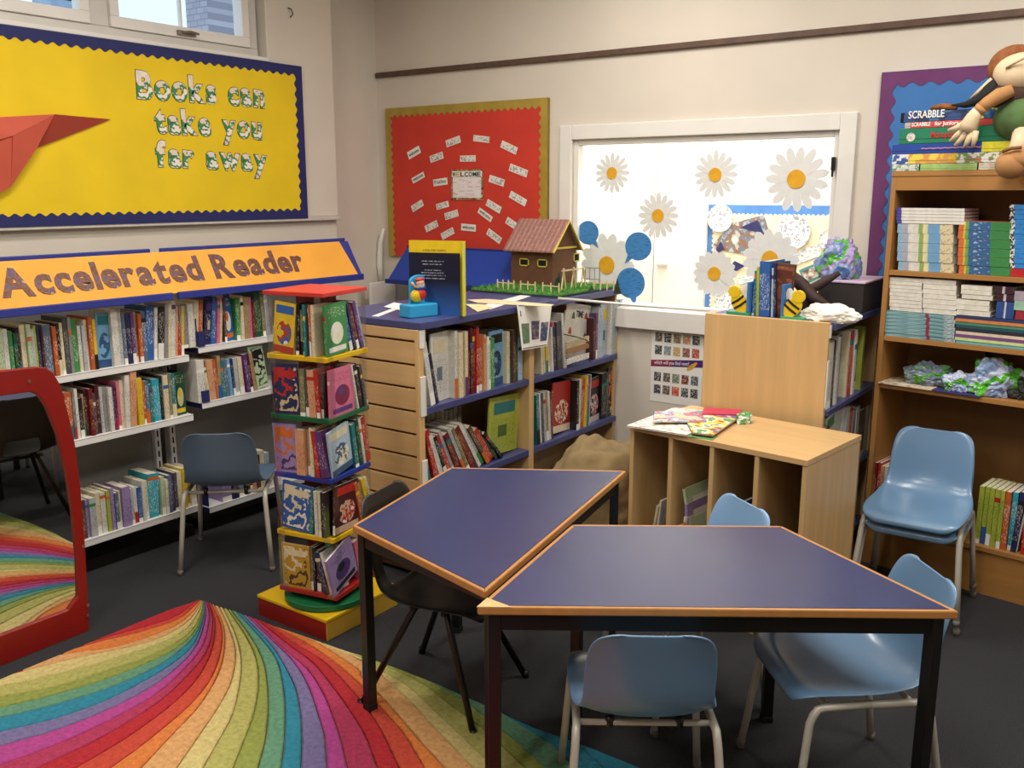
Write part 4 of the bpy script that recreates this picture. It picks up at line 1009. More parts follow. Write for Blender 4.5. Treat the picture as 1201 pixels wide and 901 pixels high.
text_line('Non Fiction', .045, mat('5a6a3a', .7), r4, T, width=Ln * .88, off=.001)
# ---- things on the low bookcase
zt = ztop + .0005
def flat(pts, z, th, M, name, label, cat, group=None):
    P_ = [onz(x, y, z) for x, y in pts]; c_ = sum(P_, Vector()) / len(P_)
    return MB().prism(P_, (0, 0, th), M).build(name, label=label, cat=cat, group=group)
TAPE = mat('ecebe8', .5, 0, .01)
flat([(436, 371), (444, 371.5), (479, 358), (474, 357)], zt, .0012, TAPE, 'white_tape', 'strip of white tape across the near end of the low bookcase top', 'tape')
flat([(450, 360), (475, 365), (480, 358), (462, 355)], zt + .002, .001, PAPER, 'paper_sheet', 'white paper sheet left of the standing yellow edged book', 'paper')
flat([(560, 360), (575, 363), (624, 347), (612, 346)], zt, .0012, TAPE, 'white_tape', 'strip of white tape in the middle of the low bookcase top', 'tape')
flat([(548, 352), (572, 351), (650, 357.5), (645, 360), (560, 355.5)], zt + .002, .0015, mat('d8c8a0', .8), 'paper_strip', 'long cream card strip lying in front of the model house', 'card')
flat([(546, 357), (566, 357), (578, 361), (560, 366)], zt + .002, .0012, mat('e0cfa0', .8), 'paper_sheet', 'cream paper right of the standing yellow edged book', 'paper')
# white pole between the low bookcase and the oak unit
pa = onx(655, 350, XA - .05); pa = onz(655, 350, ztop + .02); pb = ony(832, 364, 3.62)
MB().tube([pa, pa.lerp(pb, .5) + Vector((0, 0, -.003)), pb], .006, TAPE, 8).build('white_pole', label='thin white rod stretching from the low bookcase across to the plain oak panel', cat='rod', smooth=True)
# standing book with bookends
p = onz(484, 371, zt); q_ = onz(541, 372, zt)
ang = math.atan2(q_.y - p.y, q_.x - p.x)
hbk = .275; wd = (q_ - p).length
a = onz(480, 364, zt + .0); Tb = Matrix.Translation(onz(480, 368, zt)) @ Matrix.Rotation(ang, 4, 'Z')
wd = (onz(545, 371, zt) - onz(480, 368, zt)).length; ang = math.atan2((onz(545, 371, zt) - onz(480, 368, zt)).y, (onz(545, 371, zt) - onz(480, 368, zt)).x)
Tb = Matrix.Translation(onz(480, 368, zt)) @ Matrix.Rotation(ang, 4, 'Z')
hb = (ony(482, 282, onz(480, 368, zt).y).z - zt)
r5 = empty('picture_book', M=Tb, label='standing open picture book, yellow with dark blue back cover', cat='book')
YEL = mat('e9c71c', .45, 0, .04, 20)
MB().box((0, .012, 0), (wd, .016, hb), YEL, Tb).build('rear_cover', r5)
MB().box((wd - .004, -.012, 0), (wd, .014, hb - .004), mat('c9cf3a', .5), Tb).build('spine', r5)
sky_ = bpy.data.materials.new('night_cover'); sky_.use_nodes = True; nt = sky_.node_tree; bb = nt.nodes['Principled BSDF']; bb.inputs['Roughness'].default_value = .3
tc = nt.nodes.new('ShaderNodeTexCoord'); sx = nt.nodes.new('ShaderNodeSeparateXYZ'); rp = nt.nodes.new('ShaderNodeValToRGB'); rp.color_ramp.elements[0].color = lin('2f5fa8'); rp.color_ramp.elements[1].color = lin('141a30'); rp.color_ramp.elements[1].position = .55
nt.links.new(tc.outputs['Generated'], sx.inputs[0]); nt.links.new(sx.outputs['Z'], rp.inputs[0]); nt.links.new(rp.outputs[0], bb.inputs['Base Color'])
MB().box((.006, -.004, 0), (wd * .93, 0, hb * .84), sky_, Tb).build('front_cover', r5)
for i, (u0, u1, v) in enumerate(((.25, .65, .72), (.27, .62, .68), (.3, .6, .60), (.24, .64, .565), (.2, .68, .53), (.22, .66, .49))):
    MB().box((wd * u0, -.0046, hb * v), (wd * u1, -.004, hb * (v + .012)), printed('1a2038', 'c8ccd8', (300, 300, 80), .45), Tb).build('text_line', r5)
text_line('picture book', .012, BLKINK, r5, Tb @ FY((wd * .28, .0115, hb * .875)), width=wd * .4) if False else None
MB().box((wd * .26, .0112, hb * .86), (wd * .66, .012, hb * .885), printed('e9c71c', '3a3420', (300, 300, 80), .45), Tb).build('text_line', r5)
CY = mat('2f9fd0', .35, 0, .03, 10)
def bookend_blue(T, label, fig):
    r = empty('bookend', M=T, label=label, cat='bookend', group='blue figurine bookends')
    MB().box((0, -.055, 0), (.10, .015, .040), CY, T).build('base', r, bevel=.004)
    pts = [(.088, .005, .038)] + [(.088 , .005, .11)]
    arch = [(x, 0) for x in ()]
    n = 12; P_ = [(.035, .004, .03), (.10, .004, .03), (.10, .004, .105)]
    P_ += [(.0675 + .0325 * math.cos(PI * i / n), .004, .105 + .022 * math.sin(PI * i / n)) for i in range(1, n)] + [(.035, .004, .105)]
    MB().prism(P_, (0, .012, 0), CY, T).build('chair_back', r, bevel=.002)
    if fig:
        f = MB()
        f.ball((.045, -.02, .065), .019, mat('e0b81c', .5), T, (1.2, .8, 1.1)); f.build('yellow_skirt', r, smooth=True)
        MB().ball((.055, -.022, .068), .020, mat('c8321f', .45), T, (1, .75, 1)).build('red_coat', r, smooth=True)
        MB().ball((.055, -.022, .088), .017, mat('234a9a', .45), T, (1.25, .8, .5)).build('blue_collar', r, smooth=True)
        MB().ball((.055, -.024, .104), .013, mat('d8a88a', .5), T).build('head', r, smooth=True)
        MB().ball((.056, -.028, .098), .012, mat('c9c6c0', .7), T, (1, .7, 1.1)).build('beard', r, smooth=True)
        MB().ball((.054, -.022, .114), .013, mat('b8301f', .5), T, (1.1, 1, .6)).build('red_cap', r, smooth=True)
        MB().tube([T @ Vector((.05, -.026, .088)), T @ Vector((.03, -.03, .096)), T @ Vector((.022, -.03, .108))], .0055, mat('d8a88a', .5), 8).build('arm', r, smooth=True)
    else:
        MB().ball((.05, -.02, .06), .024, mat('5aa02c', .5), T, (1, .8, 1.1)).build('green_figure', r, smooth=True)
        g_ = MB()
        for k in range(3): g_.box((.03 + .022 * k, -.0565, .012), (.036 + .022 * k, -.0548, .034), mat('9fd0ea', .4), T)
        g_.build('groove_mark', r)
    return r
pe = onz(482, 377, zt); pf = onz(524, 373, zt); an = math.atan2((pf - pe).y, (pf - pe).x)
bookend_blue(Matrix.Translation(onz(480, 374, zt)) @ Matrix.Rotation(an + .1, 4, 'Z') @ Matrix.Diagonal((1.45, 1.1, 1.33, 1)) @ Matrix.Translation((.003, .054, 0)), 'blue bookend with red capped gnome figure in front of the dark blue book', True)
bookend_blue(Matrix.Translation(onz(538, 367, zt)) @ Matrix.Rotation(an + .35, 4, 'Z') @ Matrix.Translation((-.02, .085, 0)) @ Matrix.Diagonal((1.0, 1, 1.05, 1)), 'blue bookend with green figure right of the standing book', False)
# ---- model house on turf
def mh(px, py, z=ztop + .012): return onz(px, py, z)
Bc = [mh(575, 340), mh(650, 349), mh(738, 339), mh(650, 332)]
G0 = Vector((XBk + .02, 0, 0)); yH0 = mh(640, 349).y
r6 = empty('model_house', (-2.7, 3.9, ztop), label='brown model house with striped pitched roof on a square of green turf', cat='model house')
hx = onz(569, 338, zt).y
TB0, TB1 = onz(655, 350, zt).y + .0, YB - .05
tx0, tx1 = XBk + .03, XA - .01
MB().box((tx0, TB0, zt), (tx1, TB1, zt + .01), mat('2e2e34', .7)).build('base_board', r6)
GR = mat('4f8a3a', .95, 0, .2, 60, .6)
q = MB().box((tx0, TB0, zt + .01), (tx1, TB1, zt + .018), GR); rg = random.Random(5)
for i in range(2600):
    x = rg.uniform(tx0, tx1); y = rg.uniform(TB0, TB1); a = rg.uniform(0, PI); dx, dy = math.cos(a) * .003, math.sin(a) * .003
    q.add([(x - dx, y - dy, zt + .017), (x + dx, y + dy, zt + .017), (x + rg.uniform(-.008, .008), y + rg.uniform(-.008, .008), zt + rg.uniform(.026, .036))], [(0, 1, 2)], GR)
q.build('turf', r6, kind='stuff')
zg = zt + .018
BRN = mat('63402a', .85, 0, .06, 20); TRM = mat('cdb84a', .6)
hx1, hy0 = -2.675, 4.10; hx0, hy1 = hx1 - .265, hy0 + .235; hz0, hz1, hzr = zg, 1.312, 1.452
hb = MB(); hm = (hy0 + hy1) / 2
hb.prism([(hx0, hy0, hz0), (hx0, hy1, hz0), (hx0, hy1, hz1), (hx0, hm, hzr - .012), (hx0, hy0, hz1)], (hx1 - hx0, 0, 0), BRN)
hb.build('walls', r6)
def win(x0, x1, z0, z1, ax):
    f = MB(); t = .006
    if ax == 'Y':
        f.box((x0, hy0 - .004, z0), (x1, hy0, z0 + t), TRM).box((x0, hy0 - .004, z1 - t), (x1, hy0, z1), TRM).box((x0, hy0 - .004, z0), (x0 + t, hy0, z1), TRM).box((x1 - t, hy0 - .004, z0), (x1, hy0, z1), TRM)
        o = f.build('window_frame', r6); MB().box((x0 + t, hy0 - .0015, z0 + t), (x1 - t, hy0, z1 - t), BLACKGAP).build('window_hole', o)
    else:
        f.box((hx1, x0, z0), (hx1 + .004, x1, z0 + t), TRM).box((hx1, x0, z1 - t), (hx1 + .004, x1, z1), TRM).box((hx1, x0, z0), (hx1 + .004, x0 + t, z1), TRM).box((hx1, x1 - t, z0), (hx1 + .004, x1, z1), TRM)
        o = f.build('window_frame', r6); MB().box((hx1, x0 + t, z0 + t), (hx1 + .0015, x1 - t, z1 - t), BLACKGAP).build('window_hole', o)
def hxat(px, z=1.25):
    return ony(px, 307, hy0).x
wz1, wz0 = ony(615, 303, hy0).z, ony(615, 312, hy0).z
win(hxat(609.5), hxat(620.5), wz0, wz1, 'Y'); win(hxat(630.5), hxat(642), wz0 - .001, wz1, 'Y')
wa, wb = onx(672.5, 302, hx1), onx(679, 302, hx1)
win(wa.y, wb.y, onx(675, 307, hx1).z, onx(675, 297, hx1).z, 'X')
RF = printed('a4786c', '7c5650', (46, .1, .1), .5, .6)
zt6 = zg; ov = .03
ev = MB(); 
for sgn, ya in ((-1, hy0 - .035), (1, hy1 + .02)):
    zl = hz1 - .02 + (.0 if sgn < 0 else .0); n = 22
    # corrugated sheet: ridges across x
    for i in range(n):
        xa = hx0 - ov + (hx1 - hx0 + 2 * ov) * i / n; xb = hx0 - ov + (hx1 - hx0 + 2 * ov) * (i + 1) / n; xm = (xa + xb) / 2
        for x_a, x_b, da, db in ((xa, xm, 0, .004), (xm, xb, .004, 0)):
            ev.add([(x_a, ya, zl + da), (x_b, ya, zl + db), (x_b, hm, hzr + db), (x_a, hm, hzr + da), (x_a, ya, zl + da - .008), (x_b, ya, zl + db - .008), (x_b, hm, hzr + db - .008), (x_a, hm, hzr + da - .008)],
                   [(0, 1, 2, 3), (7, 6, 5, 4), (0, 4, 5, 1), (1, 5, 6, 2), (3, 2, 6, 7), (0, 3, 7, 4)], mat('a4786c', .6, 0, .1, 60) if (i % 2) else mat('8d635b', .6, 0, .1, 60))
ev.build('corrugated_roof', r6)
MB().tube([(hx1 + ov, hy0 - .035, hz1 - .026), (hx1 + ov, hm, hzr - .006), (hx1 + ov, hy1 + .02, hz1 - .026)], .006, TRM, 6).build('gable_trim', r6)
MB().box((hx0 - .01, hy0 - .008, hz1 - .018), (hx1 + .006, hy0, hz1 - .002), TRM).build('eave_trim', r6)
MB().box((hx1, hy0, hz1 - .012), (hx1 + .006, hy1, hz1 - .002), TRM).build('eave_trim', r6)
STK = wood('d6bd90', .7)
def picket(p, q, n, h=.05, nm='picket_fence'):
    f = MB(); p = Vector(p); q = Vector(q)
    d = (q - p).normalized()
    for k in (.5,):
        f.box((-.001, -.002, 0), (1, .002, .005), STK, Matrix.Translation(p + Vector((0, 0, h * .62))) @ Matrix(((d.x * (q - p).length, -d.y, 0), (d.y * (q - p).length, d.x, 0), (0, 0, 1))).to_4x4())
    for i in range(n):
        c = p.lerp(q, i / (n - 1)); f.box((c.x - .003, c.y - .005, zg - .002), (c.x + .003, c.y - .001, zg + h), STK)
    f.build(nm, r6)
def tg(px, py): return onz(px, py, zg)
a = tg(584, 338); a.y = 3.86; a.x = ony(584, 336, 3.86).x
def fx(px, Y): return ony(px, 338, Y).x
yf = 3.83
picket((fx(584, yf), yf, zg), (fx(603, yf), yf, zg), 4); picket((fx(611, yf), yf, zg), (fx(628, yf), yf, zg), 3); picket((fx(637, yf), yf, zg), (fx(656, yf), yf, zg), 3)
picket((fx(697, 4.1), 4.1, zg), (fx(720, 4.1), 4.1, zg), 4)
f = MB(); X_ = -2.52
ya, yb = onx(661, 330, X_).y, onx(684, 330, X_).y
f.box((X_ - .004, ya - .015, zg + .095), (X_ + .004, yb + .015, zg + .102), STK)
for k in range(3):
    y = ya + (yb - ya) * k / 2
    f.tube([(X_, y - .022, zg), (X_ - .006, y + .012, zg + .11)], .004, STK, 6); f.tube([(X_, y + .024, zg), (X_ + .006, y - .012, zg + .11)], .004, STK, 6)
f.build('swing_frame', r6)
f = MB(); Y_ = 4.3; xa, xb = ony(686, 330, Y_).x, ony(703, 330, Y_).x; MT = mat('5a4a3a', .5)
f.tube([(xa, Y_, zg), (xa, Y_, zg + .09), (xb, Y_, zg + .09), (xb, Y_, zg)], .0025, MT, 6)
for k in range(1, 3): x = xa + (xb - xa) * k / 3; f.tube([(x, Y_, zg + .09), (x, Y_, zg + .02)], .0015, MT, 5)
f.tube([(xa, Y_, zg + .03), (xb, Y_, zg + .03)], .0015, MT, 5); f.build('small_gate', r6)
for px, hh in ((655.5, .085), (653, .06), (724, .075), (694, .03)):
    Yq = 4.0; x = ony(px, 330, Yq).x
    f = MB(); n = 8
    f.tube([(x, Yq, zg), (x, Yq, zg + hh * .3), (x, Yq, zg + hh)], [.02, .014, .001], mat('1c3020', .9, 0, .2, 50), 7); f.build('tree', r6)
# ================================================================ BACK WALL SHELF WITH BLUE HEADER
XH0 = ony(455, 329, 4.1).x
r = empty('back_wall_bookshelf', (XH0, 4.15, 0), label='bookshelf behind the low bookcase with a plain bright blue sloping header', cat='bookshelf')
HB = mat('1d3f9e', .5, 0, .02, 5)
XH1 = -2.78
zl = 1.073; zu = 1.262
MB().prism([(XH0, 4.1, zl - .008), (XH0, 4.1, zl + .008), (XH0 + .0, 4.28, zu + .006), (XH0 + .0, 4.28, zu - .008)], (XH1 - XH0, 0, 0), HB).build('header_board', r, bevel=.002)
MB().box((XH0 - .012, 4.085, zl - .014), (XH1, 4.105, zl + .012), mat('1a2f7a', .5)).build('front_lip', r, bevel=.002)
MB().box((XH0, 4.275, zu - .006), (XH1, 4.29, zu + .014), mat('1a2f7a', .5)).build('rear_lip', r, bevel=.002)
SX0 = ony(432, 345, 4.15).x
for x in (SX0, XH1 - .02): MB().box((x, 4.15, .0), (x + .02, 4.38, 1.045), WHITE).build('side_panel', r, bevel=.006)
for z in (.1, .45, .80): MB().box((SX0 + .02, 4.15, z - .02), (XH1 - .02, 4.38, z), SHELFW).build('shelf', r)
MB().box((SX0, 4.38, 0), (XH1, 4.385, 1.1), SHELFG).build('back_panel', r)
shelf_row((0, 4.15, 0), Vector((1, 0, 0)), .8, 436, 482, 'lime 7 20,pale green 6 22,olive 6 22,cream 4 21,maroon 4 20,pink 4 20,black 3 20,pale green 9 22,teal 5 22', 'shelf behind the low bookcase end', 'books on the shelf with the blue header', seed=31, H=.21, zt=.15)
o_ = MB(); c1_, c2_, c3_, c4_ = ony(450, 268, 4.36), ony(446, 285, 4.36), ony(445, 310, 4.36), ony(447, 330, 4.36)
o_.tube([c1_, c2_, c3_, c4_], [.008, .016, .02, .014], WHITE, 10)
o_.build('corner_bracket', label='slim curved white plastic bracket in the wall corner left of the red board', cat='bracket', smooth=True)
# ================================================================ CAROUSEL
BX0, BX1, BY0, BY1 = -2.721, -2.347, 2.129, 2.50
YELP = mat('dcb414', .35, 0, .03, 10); REDP = mat('8e1c16', .4, 0, .04, 10)
r = empty('book_carousel', ((BX0 + BX1) / 2, (BY0 + BY1) / 2, 0), label='five tier book carousel in red, yellow, green and blue on a square base', cat='book stand')
bs = MB().box((BX0, BY0, 0), (BX1, BY1, .072), mat('cda43a', .5, 0, .04, 12)).build('base_box', r, bevel=.002)
MB().box((BX0 + .001, BY0 - .004, 0), (BX1 - .006, BY0, .070), REDP).build('red_front', bs)
MB().box((BX0 - .003, BY0 - .007, .072), (BX1 + .003, BY1 + .003, .086), YELP).build('yellow_lid', bs, bevel=.003)
CXs, CYs = -2.499, 2.283
def cylz(c, rr, z0, z1, M, n=40):
    return MB().prism([(c[0] + rr * math.cos(2 * PI * i / n), c[1] + rr * math.sin(2 * PI * i / n), z0) for i in range(n)], (0, 0, z1 - z0), M)
cylz((CXs, CYs), .165, .090, .112, mat('156a3c', .35, 0, .04, 10)).build('turntable', r, bevel=.003)
cylz((CXs, CYs), .05, .086, .092, BLACKM).build('bearing', r)
tiers = [(.153, 11.5, 'tray', mat('a01f1a', .4, 0, .03, 10), .257), (.374, 10, 'shelf', YELP, .254), (.597, 10.5, 'shelf', mat('20368e', .35, 0, .03, 10), .252), (.817, 11.3, 'shelf', mat('17603a', .35, 0, .03, 10), .254), (1.036, 10.2, 'shelf', YELP, .257)]
def sq(c, s, ang, z0, z1, M):
    a = math.radians(ang); P_ = []
    for u, v in ((-1, -1), (1, -1), (1, 1), (-1, 1)):
        P_.append((c[0] + s / 2 * (u * math.cos(a) - v * math.sin(a)), c[1] + s / 2 * (u * math.sin(a) + v * math.cos(a)), z0))
    return MB().prism(P_, (0, 0, z1 - z0), M), [Vector(p) for p in P_]
corners = []
for z, a, nm, M_, s_ in tiers:
    q, P_ = sq((CXs, CYs), s_, a, z - .018, z, M_); q.build(nm, r, bevel=.002); corners.append((z, a, P_, s_))
q, PT = sq((CXs, CYs), .262, 9.7, 1.245, 1.26, mat('c8372c', .35, 0, .03, 10)); q.build('top_board', r, bevel=.002)
MB().box((CXs - .05, CYs - .05, .11), (CXs + .05, CYs + .05, 1.245), mat('8a2a1e', .6)).build('core_post', r)
# clear acrylic corner strips
for t_i in range(5):
    z, a, P_, s_ = corners[t_i]; z1_ = corners[t_i + 1][0] - .018 if t_i < 4 else 1.245
    for k in range(4):
        c_ = P_[k]; n_ = P_[(k + 1) % 4]; p_ = P_[k - 1]
        for o_, off_ in ((n_, .0), (p_, .0)):
            d = (o_ - c_).normalized(); e_ = (c_ - Vector((CXs, CYs, c_.z))).normalized() * .002
            s0 = .012; s1 = .040
            A_ = c_ + d * s0 + e_; B2 = c_ + d * s1 + e_
            nn = Vector((d.y, -d.x, 0)) * .0025
            if nn.dot(e_) < 0: nn = -nn
            MB().prism([Vector((A_.x, A_.y, z - .012)), Vector((B2.x, B2.y, z - .012)), Vector((B2.x, B2.y, z1_ + .004)), Vector((A_.x, A_.y, z1_ + .004))], nn, ACRYL).build('acrylic_strip', r)
gc = 'children\'s books on the carousel'
TN = ['tray just above the base', 'lower yellow tier', 'blue tier', 'green tier', 'top yellow tier']
def car(ti, side, x0, x1, spec, sd):
    z, a, P_, s_ = corners[ti]; an = math.radians(a)
    if side == 'L': u = Vector((math.cos(an), math.sin(an), 0)); O = P_[0]
    else: u = Vector((-math.sin(an), math.cos(an), 0)); O = P_[1]
    shelf_row((O.x, O.y, 0), u, z, x0, x1, spec, 'carousel ' + TN[ti] + (', left side' if side == 'L' else ', right side'), gc, depth=.10, inset=.006, seed=sd, H=.175, zt=.09)
car(4, 'L', 318, 368, 'yellow 29 18 7 F1,tan 5 18 5,black 5 18 4,olive 5 16,dark green 4 18,teal 4 18,brown 4 18,orange 3 18,cream 5 18', 41)
car(4, 'R', 384, 427, 'green 25 18 -2 F0,blue 4 18 -14,navy 3 18 -14,dark red 4 17 -15,purple 4 18 -16,silver 3 17 -16', 42)
car(3, 'L', 320, 377, 'navy 27 18 -2 F2,olive 6 17,dark grey 4 17,peach 8 17 -2,red 4 17 -3,maroon 3 16', 43)
car(3, 'R', 388, 430, 'pink 32 17 0 F0,white 2 17 -12,black 4 17 -12,maroon 3 17 -13,dark grey 3 16 -13,brown 3 16 -14', 44)
car(2, 'L', 322, 381, 'lilac 25 18 -2 F2,peach 11 17,tan 5 17,cream 5 18,red 5 17 -6,purple 9 17 -8', 45)
car(2, 'R', 391, 434, 'pale blue 28 17 -8 F1,teal 5 17 -8,silver 3 17 -8,dark green 4 18 -8,white 3 18 -10,red 7 18 -10', 46)
car(1, 'L', 328, 382, 'blue 34 18 6 F2,teal 5 17 3,turquoise 3 17 2,white 4 17,cream 4 17,black 6 17', 47)
car(1, 'R', 393, 436, 'maroon 27 18 3 F1,orange 4 17 -14,tan 4 16 -15,yellow 4 18 -17,cream 3 18 -18', 48)
car(0, 'L', 331, 384, 'gold 29 17 0 F2,olive 4 17,black 3 17,maroon 5 16,navy 6 16 -14,white 4 16 -15', 49)
car(0, 'R', 393, 432, 'lilac 28 16 -16 F0,pink 6 16 -12,silver 4 15 -10', 50)
# ================================================================ LOW OAK CABINET WITH SLOTS
C1 = onz(737.5, 498, .7); C2 = onz(947.3, 540.4, .7); ang = math.atan2(C2.y - C1.y, C2.x - C1.x); wdt = (C2 - C1).xy.length; dep = .462
Tc = Matrix.Translation((C1.x, C1.y, 0)) @ Matrix.Rotation(ang, 4, 'Z')
r = empty('oak_cabinet', M=Tc, label='low oak cabinet with four open slots, beside the near table', cat='cabinet')
MB().box((0, 0, .678), (wdt, dep, .70), MAPLEX, Tc).build('top_panel', r, bevel=.002)
pxs = [0, ]
xs_ = []
for px in (741, 786, 834, 886.5, 943.5):
    lo, hi = -.1, wdt + .1
    for _ in range(40):
        m_ = (lo + hi) / 2
        if prj(Tc @ Vector((m_, .004, .60)))[0] < px: lo = m_
        else: hi = m_
    xs_.append(lo)
for i, x in enumerate(xs_):
    x = min(max(x, .009), wdt - .010)
    MB().box((x - .009, .004, .07), (x + .009, dep - .01, .678), MAPLE, Tc).build('side_panel' if i in (0, 4) else 'divider', r, bevel=.001)
MB().box((.001, .004, .0), (wdt - .001, .02, .07), MAPLEX, Tc).build('plinth', r)
MB().box((.018, .02, .07), (wdt - .018, dep - .01, .088), MAPLE, Tc).build('floor_panel', r)
MB().box((.001, dep - .01, .0), (wdt - .001, dep, .678), wood('8a6238', .5), Tc).build('back_panel', r)
rc = random.Random(9)
def slotbook(x, y, t, h, d, lean, col, label, yaw=0):
    T = Tc @ Matrix.Translation((x, y, .089)) @ Matrix.Rotation(yaw, 4, 'Z') @ Matrix.Rotation(math.radians(lean), 4, 'Y')
    if lean > 0: T = Matrix.Translation((0, 0, t * math.sin(math.radians(lean)) + .0005)) @ T
    book(T, t, h, d, col, label, 'books in the oak cabinet slots', rc, genF(PAL[col], INK[col], 3))
xs2 = xs_
slotbook(xs2[0] + .06, .03, .012, .30, .3, 9, 'cream', 'cream book leaning in the first slot of the oak cabinet')
slotbook(xs2[0] + .085, .035, .010, .32, .3, 6, 'white', 'white book in the middle of the first slot of the oak cabinet')
slotbook(xs2[1] - .036, .05, .010, .35, .3, 2, 'dark green', 'dark green book upright at the right of the first cabinet slot')
slotbook(xs2[1] + .02, .03, .010, .24, .34, 3, 'silver', 'silver grey book leaning at the left of the second cabinet slot')
slotbook(xs2[1] + .04, .03, .012, .28, .34, 3, 'white', 'large white book in the second slot of the oak cabinet')
slotbook(xs2[1] + .078, .04, .012, .33, .3, -5, 'lilac', 'lilac book leaning left in the second slot of the oak cabinet')
slotbook(xs2[1] + .112, .05, .012, .39, .32, -12, 'pale green', 'tall pale green book leaning in the second slot of the oak cabinet')
slotbook(xs2[2] + .05, .05, .012, .38, .3, 6, 'slate', 'slate grey book standing in the third slot of the oak cabinet')
slotbook(xs2[2] + .09, .06, .012, .37, .3, 4, 'black', 'black book standing in the third slot of the oak cabinet')
slotbook(xs2[3] + .06, .06, .014, .33, .3, 18, 'dark grey', 'dark grey book leaning in the fourth slot of the oak cabinet')
slotbook(xs2[3] + .03, .05, .012, .27, .3, 20, 'navy', 'navy book leaning at the left of the fourth cabinet slot')
# things on the cabinet
ztc = .7005
def lie(pts, z, th, M, col_edge, name, label, cat, top=None, group=None):
    P_ = [onz(x, y, z + th) for x, y in pts]; P_ = [Vector((p.x, p.y, z)) for p in P_]
    o = MB().prism(P_, (0, 0, .001), M).prism([p + Vector((0, 0, th - .001)) for p in P_], (0, 0, .001), top or M)
    o = o.build(name, label=label, cat=cat, group=group)
    c_ = sum(P_, Vector()) / len(P_); Q = [c_ + (p - c_) * .985 for p in P_]
    MB().prism([p + Vector((0, 0, .001)) for p in Q], (0, 0, th - .002), col_edge).build('pages', o)
    return o
MAPM = patch(['e8e2d6', 'd8d0c8', '4a7ab0', 'c04a4a', 'e8d24a', 'e8e2d6', '6aa05a', 'e9e4da'], 10)
lie([(808, 512), (836, 516), (842, 511), (812, 507)], ztc, .002, mat('5fa05a', .5), mat('5fa05a', .5), 'green_card', 'green card sticking out under the magazines at the front', 'card')
lie([(735, 499), (805, 510), (868, 486), (790, 478)], ztc + .002, .006, PAPER, PAGES, 'magazine', 'white magazine at the bottom of the pile on the oak cabinet', 'magazine', printed('e6e1d6', 'b05a5a', (40, 40, 40), .55))
lie([(812, 507), (836, 510), (870, 487), (836, 481), (800, 484)], ztc + .0085, .008, mat('8e1f24', .5), PAGES, 'magazine', 'dark red edged picture book on the oak cabinet pile', 'book', MAPM)
lie([(766, 495), (829, 494), (822, 484), (768, 482)], ztc + .017, .004, MAPM, PAGES, 'booklet', 'glossy blue and yellow booklet on top of the pile', 'booklet', patch(['4a8ac0', 'e8d24a', 'b0c8dc', 'c8566a', '8ab0d0', 'd0dce4'], 12, .2))
lie([(823, 485), (868, 486), (870, 480), (826, 478)], ztc + .017, .006, mat('c8385a', .4), mat('c8385a', .4), 'booklet', 'bright pink booklet at the back of the pile', 'booklet')
def crumple(c, s, M, name, label, cat, seed, amp=.25, n=3, parent=None, fl=.0):
    bm = bmesh.new(); bmesh.ops.create_icosphere(bm, subdivisions=n + 1, radius=1); rr = random.Random(seed)
    from mathutils import noise
    zmin = 1e9
    for v in bm.verts:
        p = v.co.copy(); k = 1 + amp * (noise.noise(p * 1.7 + Vector((seed, 0, 0))) * 1.4 + abs(noise.noise(p * 4 + Vector((0, seed, 0)))) * 1.1 - .3)
        v.co = Vector((p.x * k * s[0], p.y * k * s[1], max(p.z * k, -.55) * s[2]))
        zmin = min(zmin, v.co.z)
    for v in bm.verts: v.co.z -= zmin
    me = bpy.data.meshes.new(name); bm.to_mesh(me); bm.free(); me.materials.append(M)
    o = link(name, me, None, Matrix.Translation(c)); return tag(o, label, cat)
crumple(onz(872, 495, ztc) * 1, (.035, .045, .025), patch(['e8e6da', 'd8dccc', '5fa05a', 'e4e4dc', '7ab06a'], 12), 'wrapper', 'crumpled white and green plastic wrapper at the right of the magazine pile', 'wrapper', 3)
# ================================================================ PLAIN OAK UNIT BY THE WALL
YT = 3.61
a = ony(827, 370, YT); b_ = ony(973, 380, YT); UX0, UX1, UZ = a.x, b_.x, 1.10
r = empty('oak_end_bookcase', ((UX0 + UX1) / 2, YT, 0), label='double-sided bookcase with plain oak end panel, behind the oak cabinet', cat='bookcase')
MB().box((UX0, YT, .0), (UX1, YT + .022, UZ), MAPLE).build('end_panel', r, bevel=.002)
MB().box((UX0 + .01, YT + .022, UZ - .03), (UX1 + .02, YB - .02, UZ - .005), LAMBLUE).build('top_panel', r, bevel=.002)
for z in (.10, .42, .745): MB().box((UX0 + .01, YT + .022, z - .02), (UX1 + .012, YB - .06, z), LAMBLUE if z > .2 else LAMBLUE).build('shelf', r)
MB().box(((UX0 + UX1) / 2 - .004, YT + .022, .0), ((UX0 + UX1) / 2 + .004, YB - .04, UZ - .03), mat('3a2a1c', .7)).build('centre_panel', r)
MB().box((UX0 + .02, YB - .06, .0), (UX1, YB - .04, UZ - .03), MAPLE).build('far_end_panel', r)
MB().box((UX1 + .001, YT + .002, UZ - .06), (UX1 + .005, YT + .02, UZ - .01), WHITE).box((UX1 + .001, YT + .002, .76), (UX1 + .005, YT + .02, .95), WHITE).build('label_holder', r)
rowT = lambda z, a, b_, sp, pl, sd, H, **k: shelf_row((UX1 + .01, 3.8, 0), UY, z, a, b_, sp, pl, 'books in the plain oak bookcase', seed=sd, H=H, **k)
rowT(.745, 974, 1018, 'white 6 27,black 4 27,white 3 28,navy 11 27 0 F3,cream 2 28,red 4 28,white 2 28,blue 7 27 0 F1,lime 2 28,white 2 27', 'top shelf of the plain oak unit', 61, .27, zt=.13)
rowT(.42, 968, 1022, 'dark red 10 24,white 16 27 0 F1,white 3 27,silver 4 27,red 5 26,grey 4 24,white 4 25,brown 8 22,cream 5 22', 'middle shelf of the plain oak unit', 62, .25, zt=.13)
